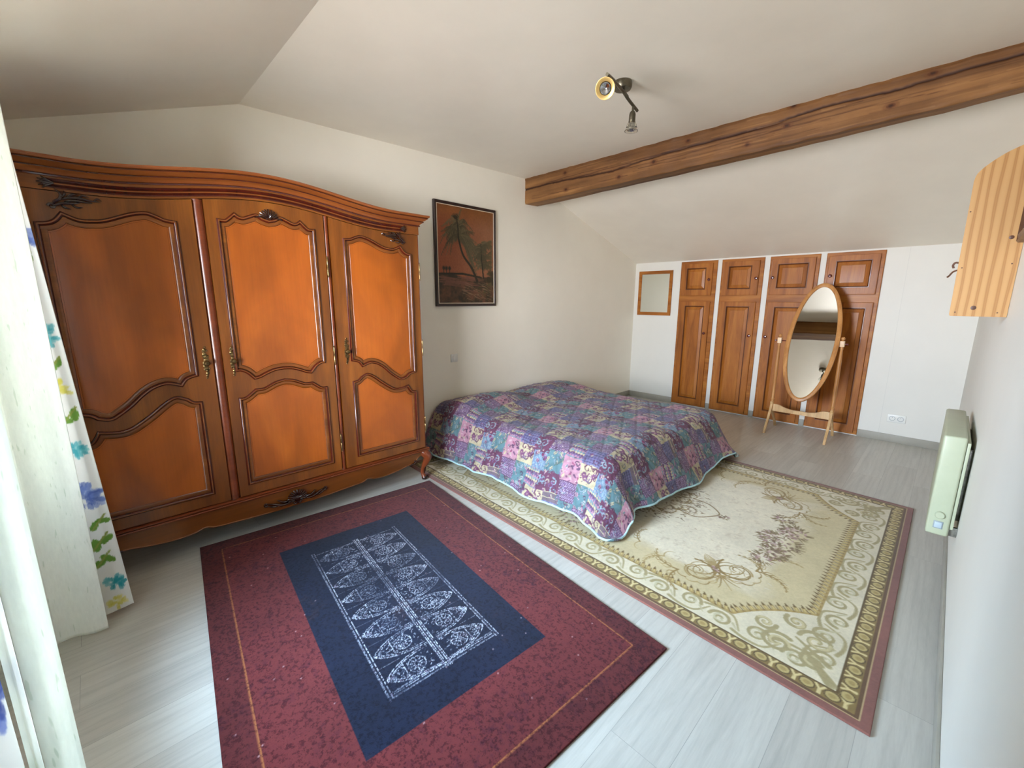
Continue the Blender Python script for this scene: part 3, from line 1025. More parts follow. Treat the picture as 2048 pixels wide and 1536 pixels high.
U3 = rowpath(D3U_top) + rowpath(D3U_bot)
L3 = rowpath(D3L_top) + [(-4.012, .338), (-4.49, .338)]
U1 = rev(U3); L1 = rev(L3)
U2 = full2(D2U_h) + full2(D2B_h)[::-1]
L2_ = full2(D2L_h) + [(YC + .247, .338), (YC - .247, .338)]
door(-5.893, -5.270, U1, L1, -5.302, -5.899, acanthus=((2 * YC + 4.118, 1.838), -1))
door(-5.222, -4.614, U2, L2_, -5.176, -4.608, shell_at=(YC, 1.868))
door(-4.580, -3.946, U3, L3, -4.525, -3.940, acanthus=((-4.118, 1.838), 1))

# ================================================================== CUPBOARDS in the low wall
mpk = lambda a, b2, d: (a, -d, b2)


def pdoor(par, x0, x1, z0, z1, px0, px1, pz0, pz1, kx, kz):
    q = MB(); q.prism([(x0, z0), (x1, z0), (x1, z1), (x0, z1)], [[(px0, pz0), (px1, pz0), (px1, pz1), (px0, pz1)]], mpk, 0.013, 0.031)
    e = 0.003
    q.sweep2d([(x0, z0), (x1, z0), (x1, z1), (x0, z1)], [(0.0, 0.026), (0.0005, 0.0305), (e, 0.0325), (e * 2.5, 0.0312)], mpk)
    d = q.build('door', M['pine'], par)
    loop = [(px0, pz0), (px1, pz0), (px1, pz1), (px0, pz1)]
    q = MB(); q.sweep2d(loop, [(-0.006, 0.0310), (-0.004, 0.0345), (0.0, 0.0345), (0.006, 0.026), (0.010, 0.0205)], mpk)
    q.build('moulding', M['pine_groove'], d)
    q = MB(); q.sweep2d(loop, [(0.0, 0.016), (0.006, 0.0175), (0.042, 0.0270), (0.0435, 0.0298)], mpk)
    ins = [(px0 + .044, pz0 + .044), (px1 - .044, pz0 + .044), (px1 - .044, pz1 - .044), (px0 + .044, pz1 - .044)]
    q.prism(ins, [], mpk, 0.014, 0.0305)
    q.build('raised_panel', M['pine'], d, angle=8)
    q = MB(); q.lathe((kx, -0.031, kz), (0, -1, 0), [(0.009, 0), (0.007, 0.006), (0.008, 0.010), (0.015, 0.015), (0.017, 0.021), (0.013, 0.027), (0.001, 0.029)], 18)
    q.build('knob', M['knob'], d)
    return d


CUP = [(0.677, 1.142, 0.700, 1.094, 1.061, 1.055, 'narrowest pine wall cupboard nearest the square mirror, knobs on right'),
       (1.196, 1.671, 1.222, 1.628, 1.604, 1.594, 'second pine wall cupboard from the square mirror, fully seen, knobs on right'),
       (1.730, 2.210, 1.752, 2.176, 1.776, 1.771, 'pine wall cupboard partly behind the left edge of the oval mirror'),
       (2.265, 2.745, 2.290, 2.712, 2.318, 2.318, 'rightmost pine wall cupboard, behind the right side of the oval mirror')]
for x0, x1, dx0, dx1, ku, kl, lab in CUP:
    t = thing('wall_cupboard', ((x0 + x1) / 2, 0, 0.012), lab, 'cupboard', 'pine cupboards in the low wall')
    q = MB()
    q.prism([(x0, .012), (x1, .012), (x1, 1.917), (x0, 1.917)], [[(dx0 + .02, .05), (dx1 - .02, .05), (dx1 - .02, 1.39), (dx0 + .02, 1.39)], [(dx0 + .02, 1.50), (dx1 - .02, 1.50), (dx1 - .02, 1.87), (dx0 + .02, 1.87)]], mpk, 0.0005, 0.013)
    q.sweep2d([(x0, .012), (x1, .012), (x1, 1.917), (x0, 1.917)], [(0.0, 0.0005), (0.001, 0.012), (0.003, 0.0145), (0.006, 0.013)], mpk)
    q.build('frame', M['pine_h'], t)
    w = dx1 - dx0
    pdoor(t, dx0, dx1, 1.484, 1.886, dx0 + .07, dx1 - .085 if dx0 < 1.7 else dx1 - .065, 1.562, 1.826, ku, 1.680)
    pdoor(t, dx0, dx1, 0.032, 1.406, dx0 + .078, dx1 - .072 if dx0 < 1.7 else dx1 - .06, 0.115, 1.346, kl, 1.001)

# square wood-framed mirror on the low wall
t = thing('square_mirror', (0.32, 0, 1.21), 'small square mirror in thin pine frame on the low white wall', 'mirror')
q = MB(); q.sweep2d([(0.066, 1.213), (0.566, 1.213), (0.566, 1.821), (0.066, 1.821)], [(0, 0.0005), (0, 0.014), (0.003, 0.017), (0.040, 0.015), (0.044, 0.010), (0.044, 0.004)], mpk); q.build('frame', M['pine_h'], t)
q = MB(); q.prism([(0.105, 1.252), (0.527, 1.252), (0.527, 1.782), (0.105, 1.782)], [], mpk, 0.001, 0.006); q.build('glass', M['mirror2'], t)

# double socket and switch
t = thing('double_socket', (3.035, 0, 0.245), 'white double wall socket low on the wall right of the cupboards', 'socket')
q = MB(); q.box(2.966, 3.108, -0.010, 0.0, 0.207, 0.288, 0.004); q.build('plate', M['plastic'], t)
for cx_ in (3.005, 3.069):
    q = MB(); q.lathe((cx_, -0.0095, 0.248), (0, -1, 0), [(0.024, 0), (0.024, 0.002), (0.021, 0.0025), (0.020, -0.004), (0.001, -0.005)], 24); o = q.build('outlet', M['plastic_grey'], t)
    q = MB()
    for sx in (-.009, .009):
        q.lathe((cx_ + sx, -0.0065, 0.248), (0, -1, 0), [(0.003, 0), (0.003, 0.0016)], 10)
    q.lathe((cx_, -0.0065, 0.258), (0, -1, 0), [(0.0028, 0), (0.0026, 0.006)], 10)
    q.build('pin_hole', M['hole'], o)
t = thing('light_switch', (0, -3.274, 0.835), 'small white square light switch on the wall below the painting', 'switch')
q = MB(); q.box(0.0, 0.010, -3.313, -3.235, 0.832, 0.910, 0.004); q.build('plate', M['plastic'], t)
q = MB(); q.box(0.009, 0.0155, -3.295, -3.253, 0.848, 0.894, 0.002); q.build('rocker', M['plastic'], t)

# ================================================================== PAINTING
def make_painting():
    w, h = 0.664, 0.865
    cv = Canvas(w, h, 0.004, (150, 80, 44))
    Y = cv.Y; X = cv.X
    n = grid_noise(cv.H, cv.W, 50, 2)[..., None]
    top = np.array((122, 74, 34)); mid = np.array((142, 92, 62)); glow = np.array((146, 76, 46))
    v = Y[..., None] / h
    u = X[..., None] / w
    sky = top * np.clip((v - .8) / .2, 0, 1) + (1 - np.clip((v - .8) / .2, 0, 1)) * (mid * np.clip(u * 1.2, 0, 1) + glow * (1 - np.clip(u * 1.2, 0, 1)))
    sky = sky * (0.88 + 0.24 * n)
    gn = grid_noise(cv.H, cv.W, 24, 4)[..., None]
    ground = np.array((52, 42, 28)) + np.array((52, 26, 18)) * np.clip((gn - .45) * 4, 0, 1)
    hor = 0.30 + 0.015 * np.sin(u * 9) - 0.03 * u
    cv.a[:] = np.where(v > hor, sky, ground)
    D = (44, 38, 24); G = (84, 76, 52); G2 = (104, 90, 62)
    # path of rosy water
    for k in range(26):
        x = random.uniform(.1, .45); y = .24 - abs(random.gauss(0, .05))
        cv.stroke([(x - .1, y + .006), (x, y), (x + .12, y - .012)], .006, (116, 74, 58), .45, .002)
    for k in range(30):
        x = random.uniform(.25, .6); y = random.uniform(.04, .2)
        cv.stroke([(x, y), (x + .05, y - .012), (x + .1, y - .04)], .0025, (150, 124, 92), .5, .001)
    for k in range(14):
        x = random.uniform(.45, .64); y = random.uniform(.05, .16); cv.stroke([(x, y), (x + .03, y - .02)], .003, (60, 72, 30), .6, .001)
    # hills line and far palms
    cv.stroke([(0, .262), (.15, .268), (.28, .272), (.42, .255), (.5, .245)], .009, D, .9)
    for px in (.06, .09, .125):
        cv.stroke([(px, .27), (px, .325)], .003, D, 1)
        for k in range(9):
            a = k * .7; cv.stroke([(px, .315), (px + .018 * math.cos(a), .315 + .02 * math.sin(a))], .004, D, .9, .002)
    # fronds
    def frond(c, a, L, droop, col, w=.004, leaves=16):
        pts = []
        for t in np.linspace(0, 1, 14):
            pts.append((c[0] + L * t * math.cos(a), c[1] + L * t * math.sin(a) - droop * t * t))
        for i, p in enumerate(pts[1:], 1):
            for k in range(3):
                l = .05 * (1.15 - i / 14)
                cv.stroke([p, (p[0] + random.uniform(-.008, .014), p[1] - l * random.uniform(.6, 1.2))], .0035, col, .4, .0015)
        cv.stroke(pts, w, G2 if random.random() < .5 else col, .75, .0015)
    crown = (.222, .66)
    for k in range(84):
        a = random.uniform(-.4, 3.5); frond((crown[0] + random.uniform(-.03, .04), crown[1] + random.uniform(-.06, .09)), a, random.uniform(.08, .20), random.uniform(.05, .20), random.choice([G, (70, 62, 42), G2]))
    for k in range(34):
        frond((crown[0] + .04, crown[1] - .04), random.uniform(-.9, 0.1), random.uniform(.16, .26), random.uniform(.08, .2), G)
    cv.stroke(catmull([(.215, .77), (.23, .66), (.235, .58), (.285, .44), (.385, .33), (.45, .21)], 6), .006, D, 1, .013)
    for k in range(7):
        a = .5 + k * .35; cv.stroke([(.2, .755), (.2 + .045 * math.cos(a), .755 + .045 * math.sin(a))], .006, D, .9, .002)
    c2 = (.51, .52)
    for k in range(34):
        z = random.uniform(-.17, .06); s = random.choice((-1, 1))
        frond((c2[0], c2[1] + z), PI / 2 - s * random.uniform(.9, 1.5), random.uniform(.06, .14), random.uniform(.03, .10), random.choice([G, (72, 64, 42)]))
    cv.stroke([(.5, .56), (.51, .4), (.53, .24)], .004, D, .9, .008)
    for k in range(9):
        frond((.64, .60 - k * .05), PI - random.uniform(-.2, .6), .07, .04, (82, 72, 44))
    for k in range(8): cv.dab(random.uniform(.58, .66), random.uniform(.22, .3), .03, (48, 40, 24), .5)
    P = np.zeros((cv.H, cv.W, 3))
    P[..., 1] = -3.4385 + cv.X; P[..., 2] = 1.3865 + cv.Y; P[..., 0] = 0.020
    t = thing('painting', (0, -3.11, 1.36), 'palm trees at sunset painting in a dark frame beside the wardrobe', 'painting')
    grid_mesh('canvas', P, cv.a, M['canvas'], t)
    mp = lambda a, b2, d: (d, a, b2)
    o = [(-3.468, 1.360), (-2.748, 1.360), (-2.748, 2.276), (-3.468, 2.276)]
    q = MB(); q.sweep2d(o, [(0, 0.001), (0, 0.024), (0.004, 0.028), (0.020, 0.027), (0.0255, 0.021), (0.0255, 0.002)], mp); q.build('frame', M['frame_black'], t)
    q = MB(); q.sweep2d(o, [(0.0255, 0.002), (0.0255, 0.0225), (0.031, 0.0225), (0.031, 0.002)], mp); q.build('slip', M['white_line'], t)
    q = MB(); q.box(0.001, 0.012, -3.45, -2.77, 1.38, 2.26); q.build('backing', M['frame_black'], t)


make_painting()

# ================================================================== RUGS
def quad_map(cv, c00, c10, c11, c01, z0, seed):
    """canvas (u right, v up) onto the floor quad given by its four corners"""
    u = (cv.X / cv.w)[..., None]; v = (cv.Y / cv.h)[..., None]
    P = (np.array(c00) * (1 - u) * (1 - v) + np.array(c10) * u * (1 - v) + np.array(c11) * u * v + np.array(c01) * (1 - u) * v)
    n = grid_noise(cv.H, cv.W, 120, seed) - .5
    z = z0 + np.maximum(0, n * 0.004)
    return np.concatenate([P, z[..., None]], -1)


def red_rug():
    Lu, Lv = 2.10, 1.49          # u along the wardrobe-to-window direction, v from far edge to near edge
    cv = Canvas(Lu, Lv, 0.0036, (110, 48, 52))
    H, W = cv.H, cv.W
    n = grid_noise(H, W, 60, 31)[..., None]; n2 = grid_noise(H, W, 8, 33)[..., None]
    st = grid_noise(int(H / 7) + 2, W, 8, 37); st = np.array([st[int(i / 7)] for i in range(H)])[..., None]
    cv.a[:] = np.array((102, 42, 42)) * (0.84 + 0.26 * n)
    dark = np.clip((0.5 * n2 + 0.5 * grid_noise(H, W, 4, 35)[..., None] - 0.52) * 5, 0, 1) * np.clip((grid_noise(H, W, 90, 36)[..., None] - .28) * 3, 0.25, 1)
    cv.a[:] = cv.a * (1 - .75 * dark) + np.array((62, 22, 36)) * .75 * dark
    e = np.minimum(np.minimum(cv.X, Lu - cv.X), np.minimum(cv.Y, Lv - cv.Y))[..., None]
    cv.a[:] = np.where(e < 0.1, cv.a * 0.86, cv.a)
    # gold pinstripe
    T = (150, 92, 54)
    cv.stroke([(.1, .1), (Lu - .1, .1), (Lu - .1, Lv - .1), (.1, Lv - .1), (.1, .1)], .0026, T, .9)
    # navy field
    x0, x1, y0, y1 = .345, 1.735, .355, 1.135
    inside = ((cv.X > x0) & (cv.X < x1) & (cv.Y > y0) & (cv.Y < y1))[..., None]
    navy = np.array((21, 26, 44)) * (0.8 + 0.5 * n)
    brown = np.clip((grid_noise(H, W, 70, 40)[..., None] - .5) * 4, 0, 1) * np.clip((n2 - .45) * 4, 0, 1)
    navy = navy * (1 - .6 * brown) + np.array((66, 44, 46)) * .6 * brown
    navy = navy * (1 - .3 * dark) + np.array((18, 22, 40)) * .3 * dark
    cv.a[:] = np.where(inside, navy, cv.a)
    # white filigree on its own layer, worn by a mask
    lay = Canvas(Lu, Lv, 0.0036, (0, 0, 0))
    Wt = (1, 1, 1)
    r = random.Random(5)
    bx0, bx1, by0, by1 = .50, 1.575, .505, .995; yc = .75
    def line(pts, w=.0017, al=1.0): lay.stroke(pts, w, Wt, al)
    for y in (by0, by0 + .012, by1, by1 - .012, yc - .012, yc - .004, yc + .006, yc + .014):
        line([(bx0 - .02, y), (bx1 + .02, y)], .0017)
    for x in (bx1, bx1 + .012, bx1 - .010):
        line([(x, by0 + .02), (x, by1 - .01)], .0016, .9)
    line([(bx0, by0 + .03), (bx0, by1 - .02)], .0014, .7)
    nrow = 8; pitch = (bx1 - bx0) / nrow
    for i in range(nrow):
        cx = bx0 + pitch * (i + .5)
        for s in (-1, 1):
            base = yc + s * .022; tip = (by0 + .022) if s < 0 else (by1 - .022)
            Ln = abs(tip - base)
            hw = pitch * .47
            for k, sc in ((0, 1.0), (1, .86)):
                for side in (-1, 1):
                    pts = []
                    for t in np.linspace(0, 1, 16):
                        ww = hw * sc * (1 - t ** 2.6) ** .8
                        pts.append((cx + side * ww, base + s * Ln * (t if k == 0 else t * .9 + .02)))
                    line(pts, .0016 if k == 0 else .0013, .95)
            # rosette
            ry = base + s * Ln * .38
            for a in range(10):
                aa = a * PI / 5 + .2
                line([(cx + .010 * math.cos(aa), ry + .010 * math.sin(aa)), (cx + .028 * math.cos(aa), ry + .028 * math.sin(aa))], .0016)
            circ = [(cx + .036 * math.cos(a), ry + .036 * math.sin(a)) for a in np.linspace(0, 2 * PI, 22)]
            line(circ, .0014)
            line([(cx - hw * .8, base + s * Ln * .62), (cx + hw * .8, base + s * Ln * .62)], .0014)
            for k in range(120):
                t = r.random() ** .8; w_ = hw * (1 - t ** 2.6) ** .8
                px = cx + r.uniform(-1, 1) * w_ * .9; py = base + s * Ln * t
                a = r.random() * PI; l = r.uniform(.003, .010)
                line([(px, py), (px + l * math.cos(a), py + l * math.sin(a))], .0014)
        line([(cx + pitch / 2, by0 + .02), (cx + pitch / 2, by0 + .10)], .001, .5)
        line([(cx + pitch / 2, by1 - .02), (cx + pitch / 2, by1 - .10)], .001, .5)
    mask = np.clip((rng.random((H, W)) - .18) * 3, 0, 1) * np.clip((grid_noise(H, W, 40, 44) - .25) * 5, 0.55, 1)
    k = (lay.a[..., :1]) * mask[..., None] * .95
    cv.a[:] = cv.a * (1 - k) + np.array((214, 218, 226)) * k
    for _ in range(60):
        x, y = r.uniform(.02, Lu - .02), r.uniform(.02, Lv - .02)
        cv.dab(x, y, .0032, (196, 170, 170), .7)
    # canvas v=0 is the far long edge
    P = quad_map(cv, (.567, -3.964), (2.662, -4.191), (2.560, -5.680), (.442, -5.443), 0.009, 5)
    o = grid_mesh('red_rug', P, cv.a, M['rug_red'], thick=0.008)
    return o


tag(red_rug(), 'dark red rug with navy centre panel and worn white motifs', 'rug')


def cream_rug():
    Lu, Lv = 3.16, 2.24
    cv = Canvas(Lu, Lv, 0.0042, (196, 190, 166))
    H, W = cv.H, cv.W
    X, Y = cv.X, cv.Y
    r = random.Random(11)
    e = np.minimum(np.minimum(X, Lu - X), np.minimum(Y, Lv - Y))
    n = grid_noise(H, W, 50, 51)[..., None]
    CR = (206, 196, 168); SC_ = (156, 142, 100); GD = (146, 120, 62); BR = (104, 82, 42); DB = (70, 50, 28)
    cv.a[:] = np.array(CR)
    cv.a[:] = cv.a * (.95 + .1 * n)

    def band(lo, hi, c): cv.a[:] = np.where(((e >= lo) & (e < hi))[..., None], np.array(c) * (.92 + .16 * n), cv.a)
    band(0, .031, (126, 82, 72)); band(.031, .037, (176, 150, 108)); band(.037, .050, (96, 70, 44))
    band(.050, .104, (124, 102, 56)); band(.104, .112, (92, 72, 36))
    band(.112, .250, CR)
    # egg and dart beading
    def edge_pts(off, pitch):
        out = []
        for a, b2, ang in (((off, off), (Lu - off, off), 0), ((Lu - off, off), (Lu - off, Lv - off), PI / 2), ((Lu - off, Lv - off), (off, Lv - off), PI), ((off, Lv - off), (off, off), -PI / 2)):
            l = math.hypot(b2[0] - a[0], b2[1] - a[1]); k = int(round(l / pitch))
            for i in range(k):
                t = (i + .5) / k
                out.append((a[0] + (b2[0] - a[0]) * t, a[1] + (b2[1] - a[1]) * t, ang, l / k, a, b2))
        return out
    for x, y, ang, p, _, _ in edge_pts(.077, .080):
        ca, sa = math.cos(ang), math.sin(ang)
        cv.dab(x, y, .026, (72, 56, 28), 1, .024, ang); cv.dab(x, y, .022, (176, 156, 100), 1, .020, ang)
        cv.dab(x + .002 * sa, y, .012, (150, 128, 74), .8, .010, ang)
        for s in (-1, 1):
            hx, hy = x + ca * .040, y + sa * .040
            cv.stroke([(hx - s * ca * .014 - sa * .022, hy - s * sa * .014 + ca * .022), (hx, hy), (hx + s * ca * .003 + sa * .022, hy + s * sa * .003 - ca * .022)], .0042, (204, 186, 132), 1, .0035)
    # scroll band
    for x, y, ang, p, a, b2 in edge_pts(.180, .150):
        ca, sa = math.cos(ang), math.sin(ang)
        f = 1 if int(round((x * ca + y * sa) / p)) % 2 else -1
        cxx, cyy = x - sa * .012 * f, y + ca * .012 * f
        cv.stroke(spiral(cxx, cyy, .050, 1.5, ang + (0 if f > 0 else PI), f), .0085, SC_, .75, .005)
        cv.stroke(spiral(cxx, cyy, .032, .9, ang + 2, -f), .0055, (184, 176, 142), .8, .003)
        cv.stroke(catmull([(x - ca * .09 + sa * .04 * f, y - sa * .09 - ca * .04 * f), (x - ca * .03 + sa * .056 * f, y - sa * .03 - ca * .056 * f), (x + ca * .04 + sa * .045 * f, y + sa * .04 - ca * .045 * f), (x + ca * .085 - sa * .03 * f, y + sa * .085 + ca * .03 * f)], 5), .008, SC_, .55, .004)
        cv.stroke([(x + ca * .05, y + sa * .05), (x + ca * .075 + sa * .03, y + sa * .075 - ca * .03)], .006, (178, 168, 132), .7, .002)
    # inner field bounded by a line with hollowed corners
    b0, nt_ = .245, .275
    def inner_shape():
        pts = []
        cs = [(b0, b0, 1, 1), (Lu - b0, b0, -1, 1), (Lu - b0, Lv - b0, -1, -1), (b0, Lv - b0, 1, -1)]
        for i, (cx, cy, sx, sy) in enumerate(cs):
            A = (cx, cy + sy * nt_); B = (cx + sx * nt_, cy)
            Mx = (cx + sx * nt_ * .60, cy + sy * nt_ * .62)
            arc = []
            for t in np.linspace(0, 1, 14):
                arc.append(((1 - t) ** 2 * A[0] + 2 * t * (1 - t) * (Mx[0] * 1.25 - .25 * (A[0] + B[0]) / 2 * 1) + t * t * B[0],
                            (1 - t) ** 2 * A[1] + 2 * t * (1 - t) * (Mx[1] * 1.25 - .25 * (A[1] + B[1]) / 2 * 1) + t * t * B[1]))
            pts += arc if i in (0, 2) else arc[::-1]
        return pts
    ish = inner_shape()
    # corner cartouches in the band: big scrolls
    for cx, sx in ((0, 1), (Lu, -1)):
        for cy, sy in ((0, 1), (Lv, -1)):
            for (u, v, R, d) in ((.33, .21, .065, 1), (.21, .33, .065, -1), (.20, .20, .05, 1), (.40, .30, .045, -1), (.30, .40, .045, 1)):
                cv.stroke(spiral(cx + sx * u, cy + sy * v, R, 1.6, r.random() * 6, d), .010, SC_, .8, .006)
                cv.stroke(spiral(cx + sx * u, cy + sy * v, R * .72, 1.0, r.random() * 6, d), .006, (186, 172, 130), .8, .004)
            cv.stroke([(cx + sx * .13, cy + sy * .13), (cx + sx * .24, cy + sy * .25)], .022, SC_, .6, .008)
            cv.stroke([(cx + sx * .15, cy + sy * .22), (cx + sx * .28, cy + sy * .30)], .012, SC_, .6, .005)
    # polygon mask
    px = np.array([p[0] for p in ish]); py = np.array([p[1] for p in ish])
    ins = np.zeros((H, W), bool)
    for i in range(len(ish)):
        x1, y1 = px[i], py[i]; x2, y2 = px[(i + 1) % len(ish)], py[(i + 1) % len(ish)]
        if abs(y2 - y1) < 1e-9: continue
        c_ = ((y1 > Y) != (y2 > Y)) & (X < (x2 - x1) * (Y - y1) / (y2 - y1) + x1)
        ins ^= c_
    cen = ((X - Lu / 2) / (Lu / 2 - .30)) ** 2 + ((Y - Lv / 2) / (Lv / 2 - .30)) ** 2
    dd = np.maximum(np.abs(X - Lu / 2) / (Lu / 2 - .47), np.abs(Y - Lv / 2) / (Lv / 2 - .42))
    wav = .05 * np.sin(X * 13) * np.sin(Y * 15)
    k = np.clip((dd + wav - .93) * 12, 0, 1)[..., None]
    fld = np.array((214, 204, 178)) * (1 - k) + np.array((192, 177, 136)) * k
    stn = grid_noise(H, W, 30, 53)[..., None]
    fld = fld * (.94 + .12 * stn)
    # faint darker flecks
    fleck = np.clip((grid_noise(H, W, 9, 54)[..., None] - .62) * 6, 0, 1) * (1 - k)
    fld = fld * (1 - .25 * fleck) + np.array((160, 138, 112)) * .25 * fleck
    cv.a[:] = np.where(ins[..., None], fld, cv.a)
    # boundary line and teeth
    loop = ish + [ish[0]]
    cv.stroke(loop, .0055, GD, .95); 
    nrm = miter(ish)
    L = [0.0]
    for i in range(1, len(loop)): L.append(L[-1] + math.hypot(loop[i][0] - loop[i - 1][0], loop[i][1] - loop[i - 1][1]))
    nn = int(L[-1] / .034)
    nx_ = [q_[0] for q_ in nrm] + [nrm[0][0]]; ny_ = [q_[1] for q_ in nrm] + [nrm[0][1]]
    for i in range(nn):
        s = L[-1] * i / nn
        x = np.interp(s, L, [p[0] for p in loop]); y = np.interp(s, L, [p[1] for p in loop])
        ax = np.interp(s, L, nx_); ay = np.interp(s, L, ny_); l = math.hypot(ax, ay) or 1; ax /= l; ay /= l
        cv.stroke([(x + ax * .004, y + ay * .004), (x + ax * .032, y + ay * .032)], .0105, (164, 140, 82), .95, .0085)
        cv.stroke([(x + ax * .010, y + ay * .010), (x + ax * .030, y + ay * .030)], .0035, (196, 174, 112), .9, .003)
        cv.stroke([(x + ax * .034, y + ay * .034), (x + ax * .052, y + ay * .052)], .006, BR, .95, .0015)
        tx, ty = -ay, ax
        cv.stroke([(x + tx * .017 + ax * .006, y + ty * .017 + ay * .006), (x + tx * .017 + ax * .030, y + ty * .017 + ay * .030)], .0022, (96, 74, 34), .9)

    # acanthus sprays
    OL = (138, 112, 58); OL2 = (160, 136, 84)
    def spray(x, y, a, L_, turn, c=OL, w=.0055, lv=True, depth=0):
        pts = []; px_, py_ = x, y; aa = a; nst = 14
        for i in range(nst):
            pts.append((px_, py_)); aa += turn / nst * (1 + i / nst); px_ += L_ / nst * math.cos(aa); py_ += L_ / nst * math.sin(aa)
        cv.stroke(pts, w, c, .9, w * .35)
        if lv:
            for i in range(2, nst, 2):
                for s in (-1, 1):
                    ba = math.atan2(pts[i][1] - pts[i - 1][1], pts[i][0] - pts[i - 1][0]) + s * .85
                    l = L_ * .22 * (1.1 - i / nst)
                    q2 = [(pts[i][0], pts[i][1]), (pts[i][0] + l * .6 * math.cos(ba), pts[i][1] + l * .6 * math.sin(ba)), (pts[i][0] + l * math.cos(ba - s * .5), pts[i][1] + l * math.sin(ba - s * .5))]
                    cv.stroke(q2, w * .75, OL2 if r.random() < .5 else c, .85, w * .3)
    def flowers(x, y, R, k=40):
        for _ in range(k):
            a = r.random() * 2 * PI; d = R * math.sqrt(r.random()); fx, fy = x + d * math.cos(a), y + d * math.sin(a) * 1.0
            c = r.choice([(150, 112, 110), (170, 136, 130), (112, 84, 64), (120, 98, 60), (190, 162, 150), (96, 70, 44)])
            cv.dab(fx, fy, r.uniform(.006, .016), c, .75, r.uniform(.004, .009), r.random() * 3)
        for _ in range(int(k * .5)):
            a = r.random() * 2 * PI; cv.stroke([(x + R * .8 * math.cos(a), y + R * .8 * math.sin(a)), (x + R * 1.25 * math.cos(a + .1), y + R * 1.25 * math.sin(a + .1))], .004, (118, 98, 58), .8, .0015)
    cx0, cy0 = Lu / 2, Lv / 2
    for sx in (-1, 1):
        for sy in (-1, 1):
            # corner device: paired C-scrolls with a palmette, drawn with thin curling leaves
            x = cx0 + sx * (Lu / 2 - .70); y = cy0 + sy * (Lv / 2 - .52)
            ang = math.atan2(sy, sx)
            for s in (-1, 1):
                hx, hy = x + .11 * math.cos(ang + s * 1.45), y + .11 * math.sin(ang + s * 1.45)
                cv.stroke(spiral(hx, hy, .105, 1.25, ang + PI + s * .3, s), .0058, OL, .9, .003)
                cv.stroke(spiral(hx, hy, .072, 1.0, ang + s * .9, s), .0045, OL2, .85, .0022)
                for j in range(7):
                    aa = ang + PI + s * (.4 + j * .62)
                    spray(hx + .10 * math.cos(aa), hy + .10 * math.sin(aa), aa + s * .9, .085, s * 1.6, OL2 if j % 2 else OL, .0036, False)
                for (da, L_, tu) in ((.25, .20, 1.5), (.55, .24, 2.0), (PI - .25, .17, -1.6), (PI - .6, .22, -2.2)):
                    spray(x, y, ang + s * da, L_, s * tu, OL, .0045, False)
                spray(hx + .10 * math.cos(ang + s * 1.6), hy + .10 * math.sin(ang + s * 1.6), ang + s * 1.25, .22, -s * 1.4, OL, .0048)
                spray(hx + .10 * math.cos(ang + s * 1.6), hy + .10 * math.sin(ang + s * 1.6), ang + s * 2.1, .24, s * 1.2, OL, .0048)
            cv.stroke([(x - .06 * math.cos(ang), y - .06 * math.sin(ang)), (x + .09 * math.cos(ang), y + .09 * math.sin(ang))], .0065, (124, 96, 48), .9, .003)
            for j in range(9):
                aa = ang + (j - 4) * .28
                spray(x + .05 * math.cos(ang), y + .05 * math.sin(ang), aa, .13 - abs(j - 4) * .008, (j - 4) * .35, OL if j % 2 else OL2, .0042, False)
                spray(x - .03 * math.cos(ang), y - .03 * math.sin(ang), ang + PI + (j - 4) * .26, .12 - abs(j - 4) * .008, -(j - 4) * .3, OL2, .0038, False)
            flowers(x, y, .022, 10)
            # long garland along sides
            for j in range(4):
                gx = cx0 + sx * (Lu / 2 - .95 - j * .17); gy = cy0 + sy * (Lv / 2 - .42 - .03 * (j % 2))
                spray(gx, gy, math.atan2(0, -sx) + (-1) ** j * .5, .20, (-1) ** j * 1.3, OL if j % 2 else OL2, .0042)
                spray(gx, gy, math.atan2(0, -sx) - (-1) ** j * .9, .11, -(-1) ** j * 1.6, OL2, .0032, False)
            for j in range(2):
                spray(cx0 + sx * (Lu / 2 - .52), cy0 + sy * (Lv / 2 - .68 - j * .14), math.atan2(-sy, 0) + (-1) ** j * .4, .19, (-1) ** j * 1.2, OL, .0042)
    for sx in (-1, 1):
        for j in range(7): flowers(cx0 + sx * (Lu / 2 - .56 + .05 * math.sin(j * 1.7)), cy0 - .30 + j * .095, .06, 30)
        flowers(cx0 + sx * (Lu / 2 - .54), cy0 - .05, .11, 60)
        flowers(cx0 + sx * (Lu / 2 - .50), cy0 + .13, .08, 50)
        flowers(cx0 + sx * (Lu / 2 - .54), cy0 - .20, .07, 40)
    for sy in (-1, 1):
        flowers(cx0, cy0 + sy * (Lv / 2 - .42), .12, 60)
    for k in range(900):
        fx, fy = r.uniform(.4, Lu - .4), r.uniform(.4, Lv - .4)
        l = r.uniform(.012, .03); a = r.gauss(0, .5)
        cv.stroke([(fx, fy), (fx + l * math.cos(a), fy + l * math.sin(a))], .0036, r.choice([(176, 158, 128), (186, 170, 140), (160, 138, 112), (206, 200, 184)]), .35, .0012)
    # medallion
    for k in range(420):
        a = r.random() * 2 * PI; d = .30 + .22 * r.random()
        fx, fy = cx0 + d * 1.15 * math.cos(a), cy0 + d * .88 * math.sin(a)
        cv.stroke([(fx, fy), (fx + r.uniform(-.035, .035), fy + r.uniform(-.02, .02))], .0042, r.choice([(106, 84, 50), (126, 100, 60), (92, 72, 44), (140, 112, 84)]), .7, .0015)
    for k in range(46):
        a = k / 46 * 2 * PI
        ex, ey = cx0 + .44 * math.cos(a), cy0 + .34 * math.sin(a)
        spray(ex, ey, a + r.uniform(-1.4, 1.4), r.uniform(.10, .18), r.choice((-2, 2)), (120, 94, 54), .0045)
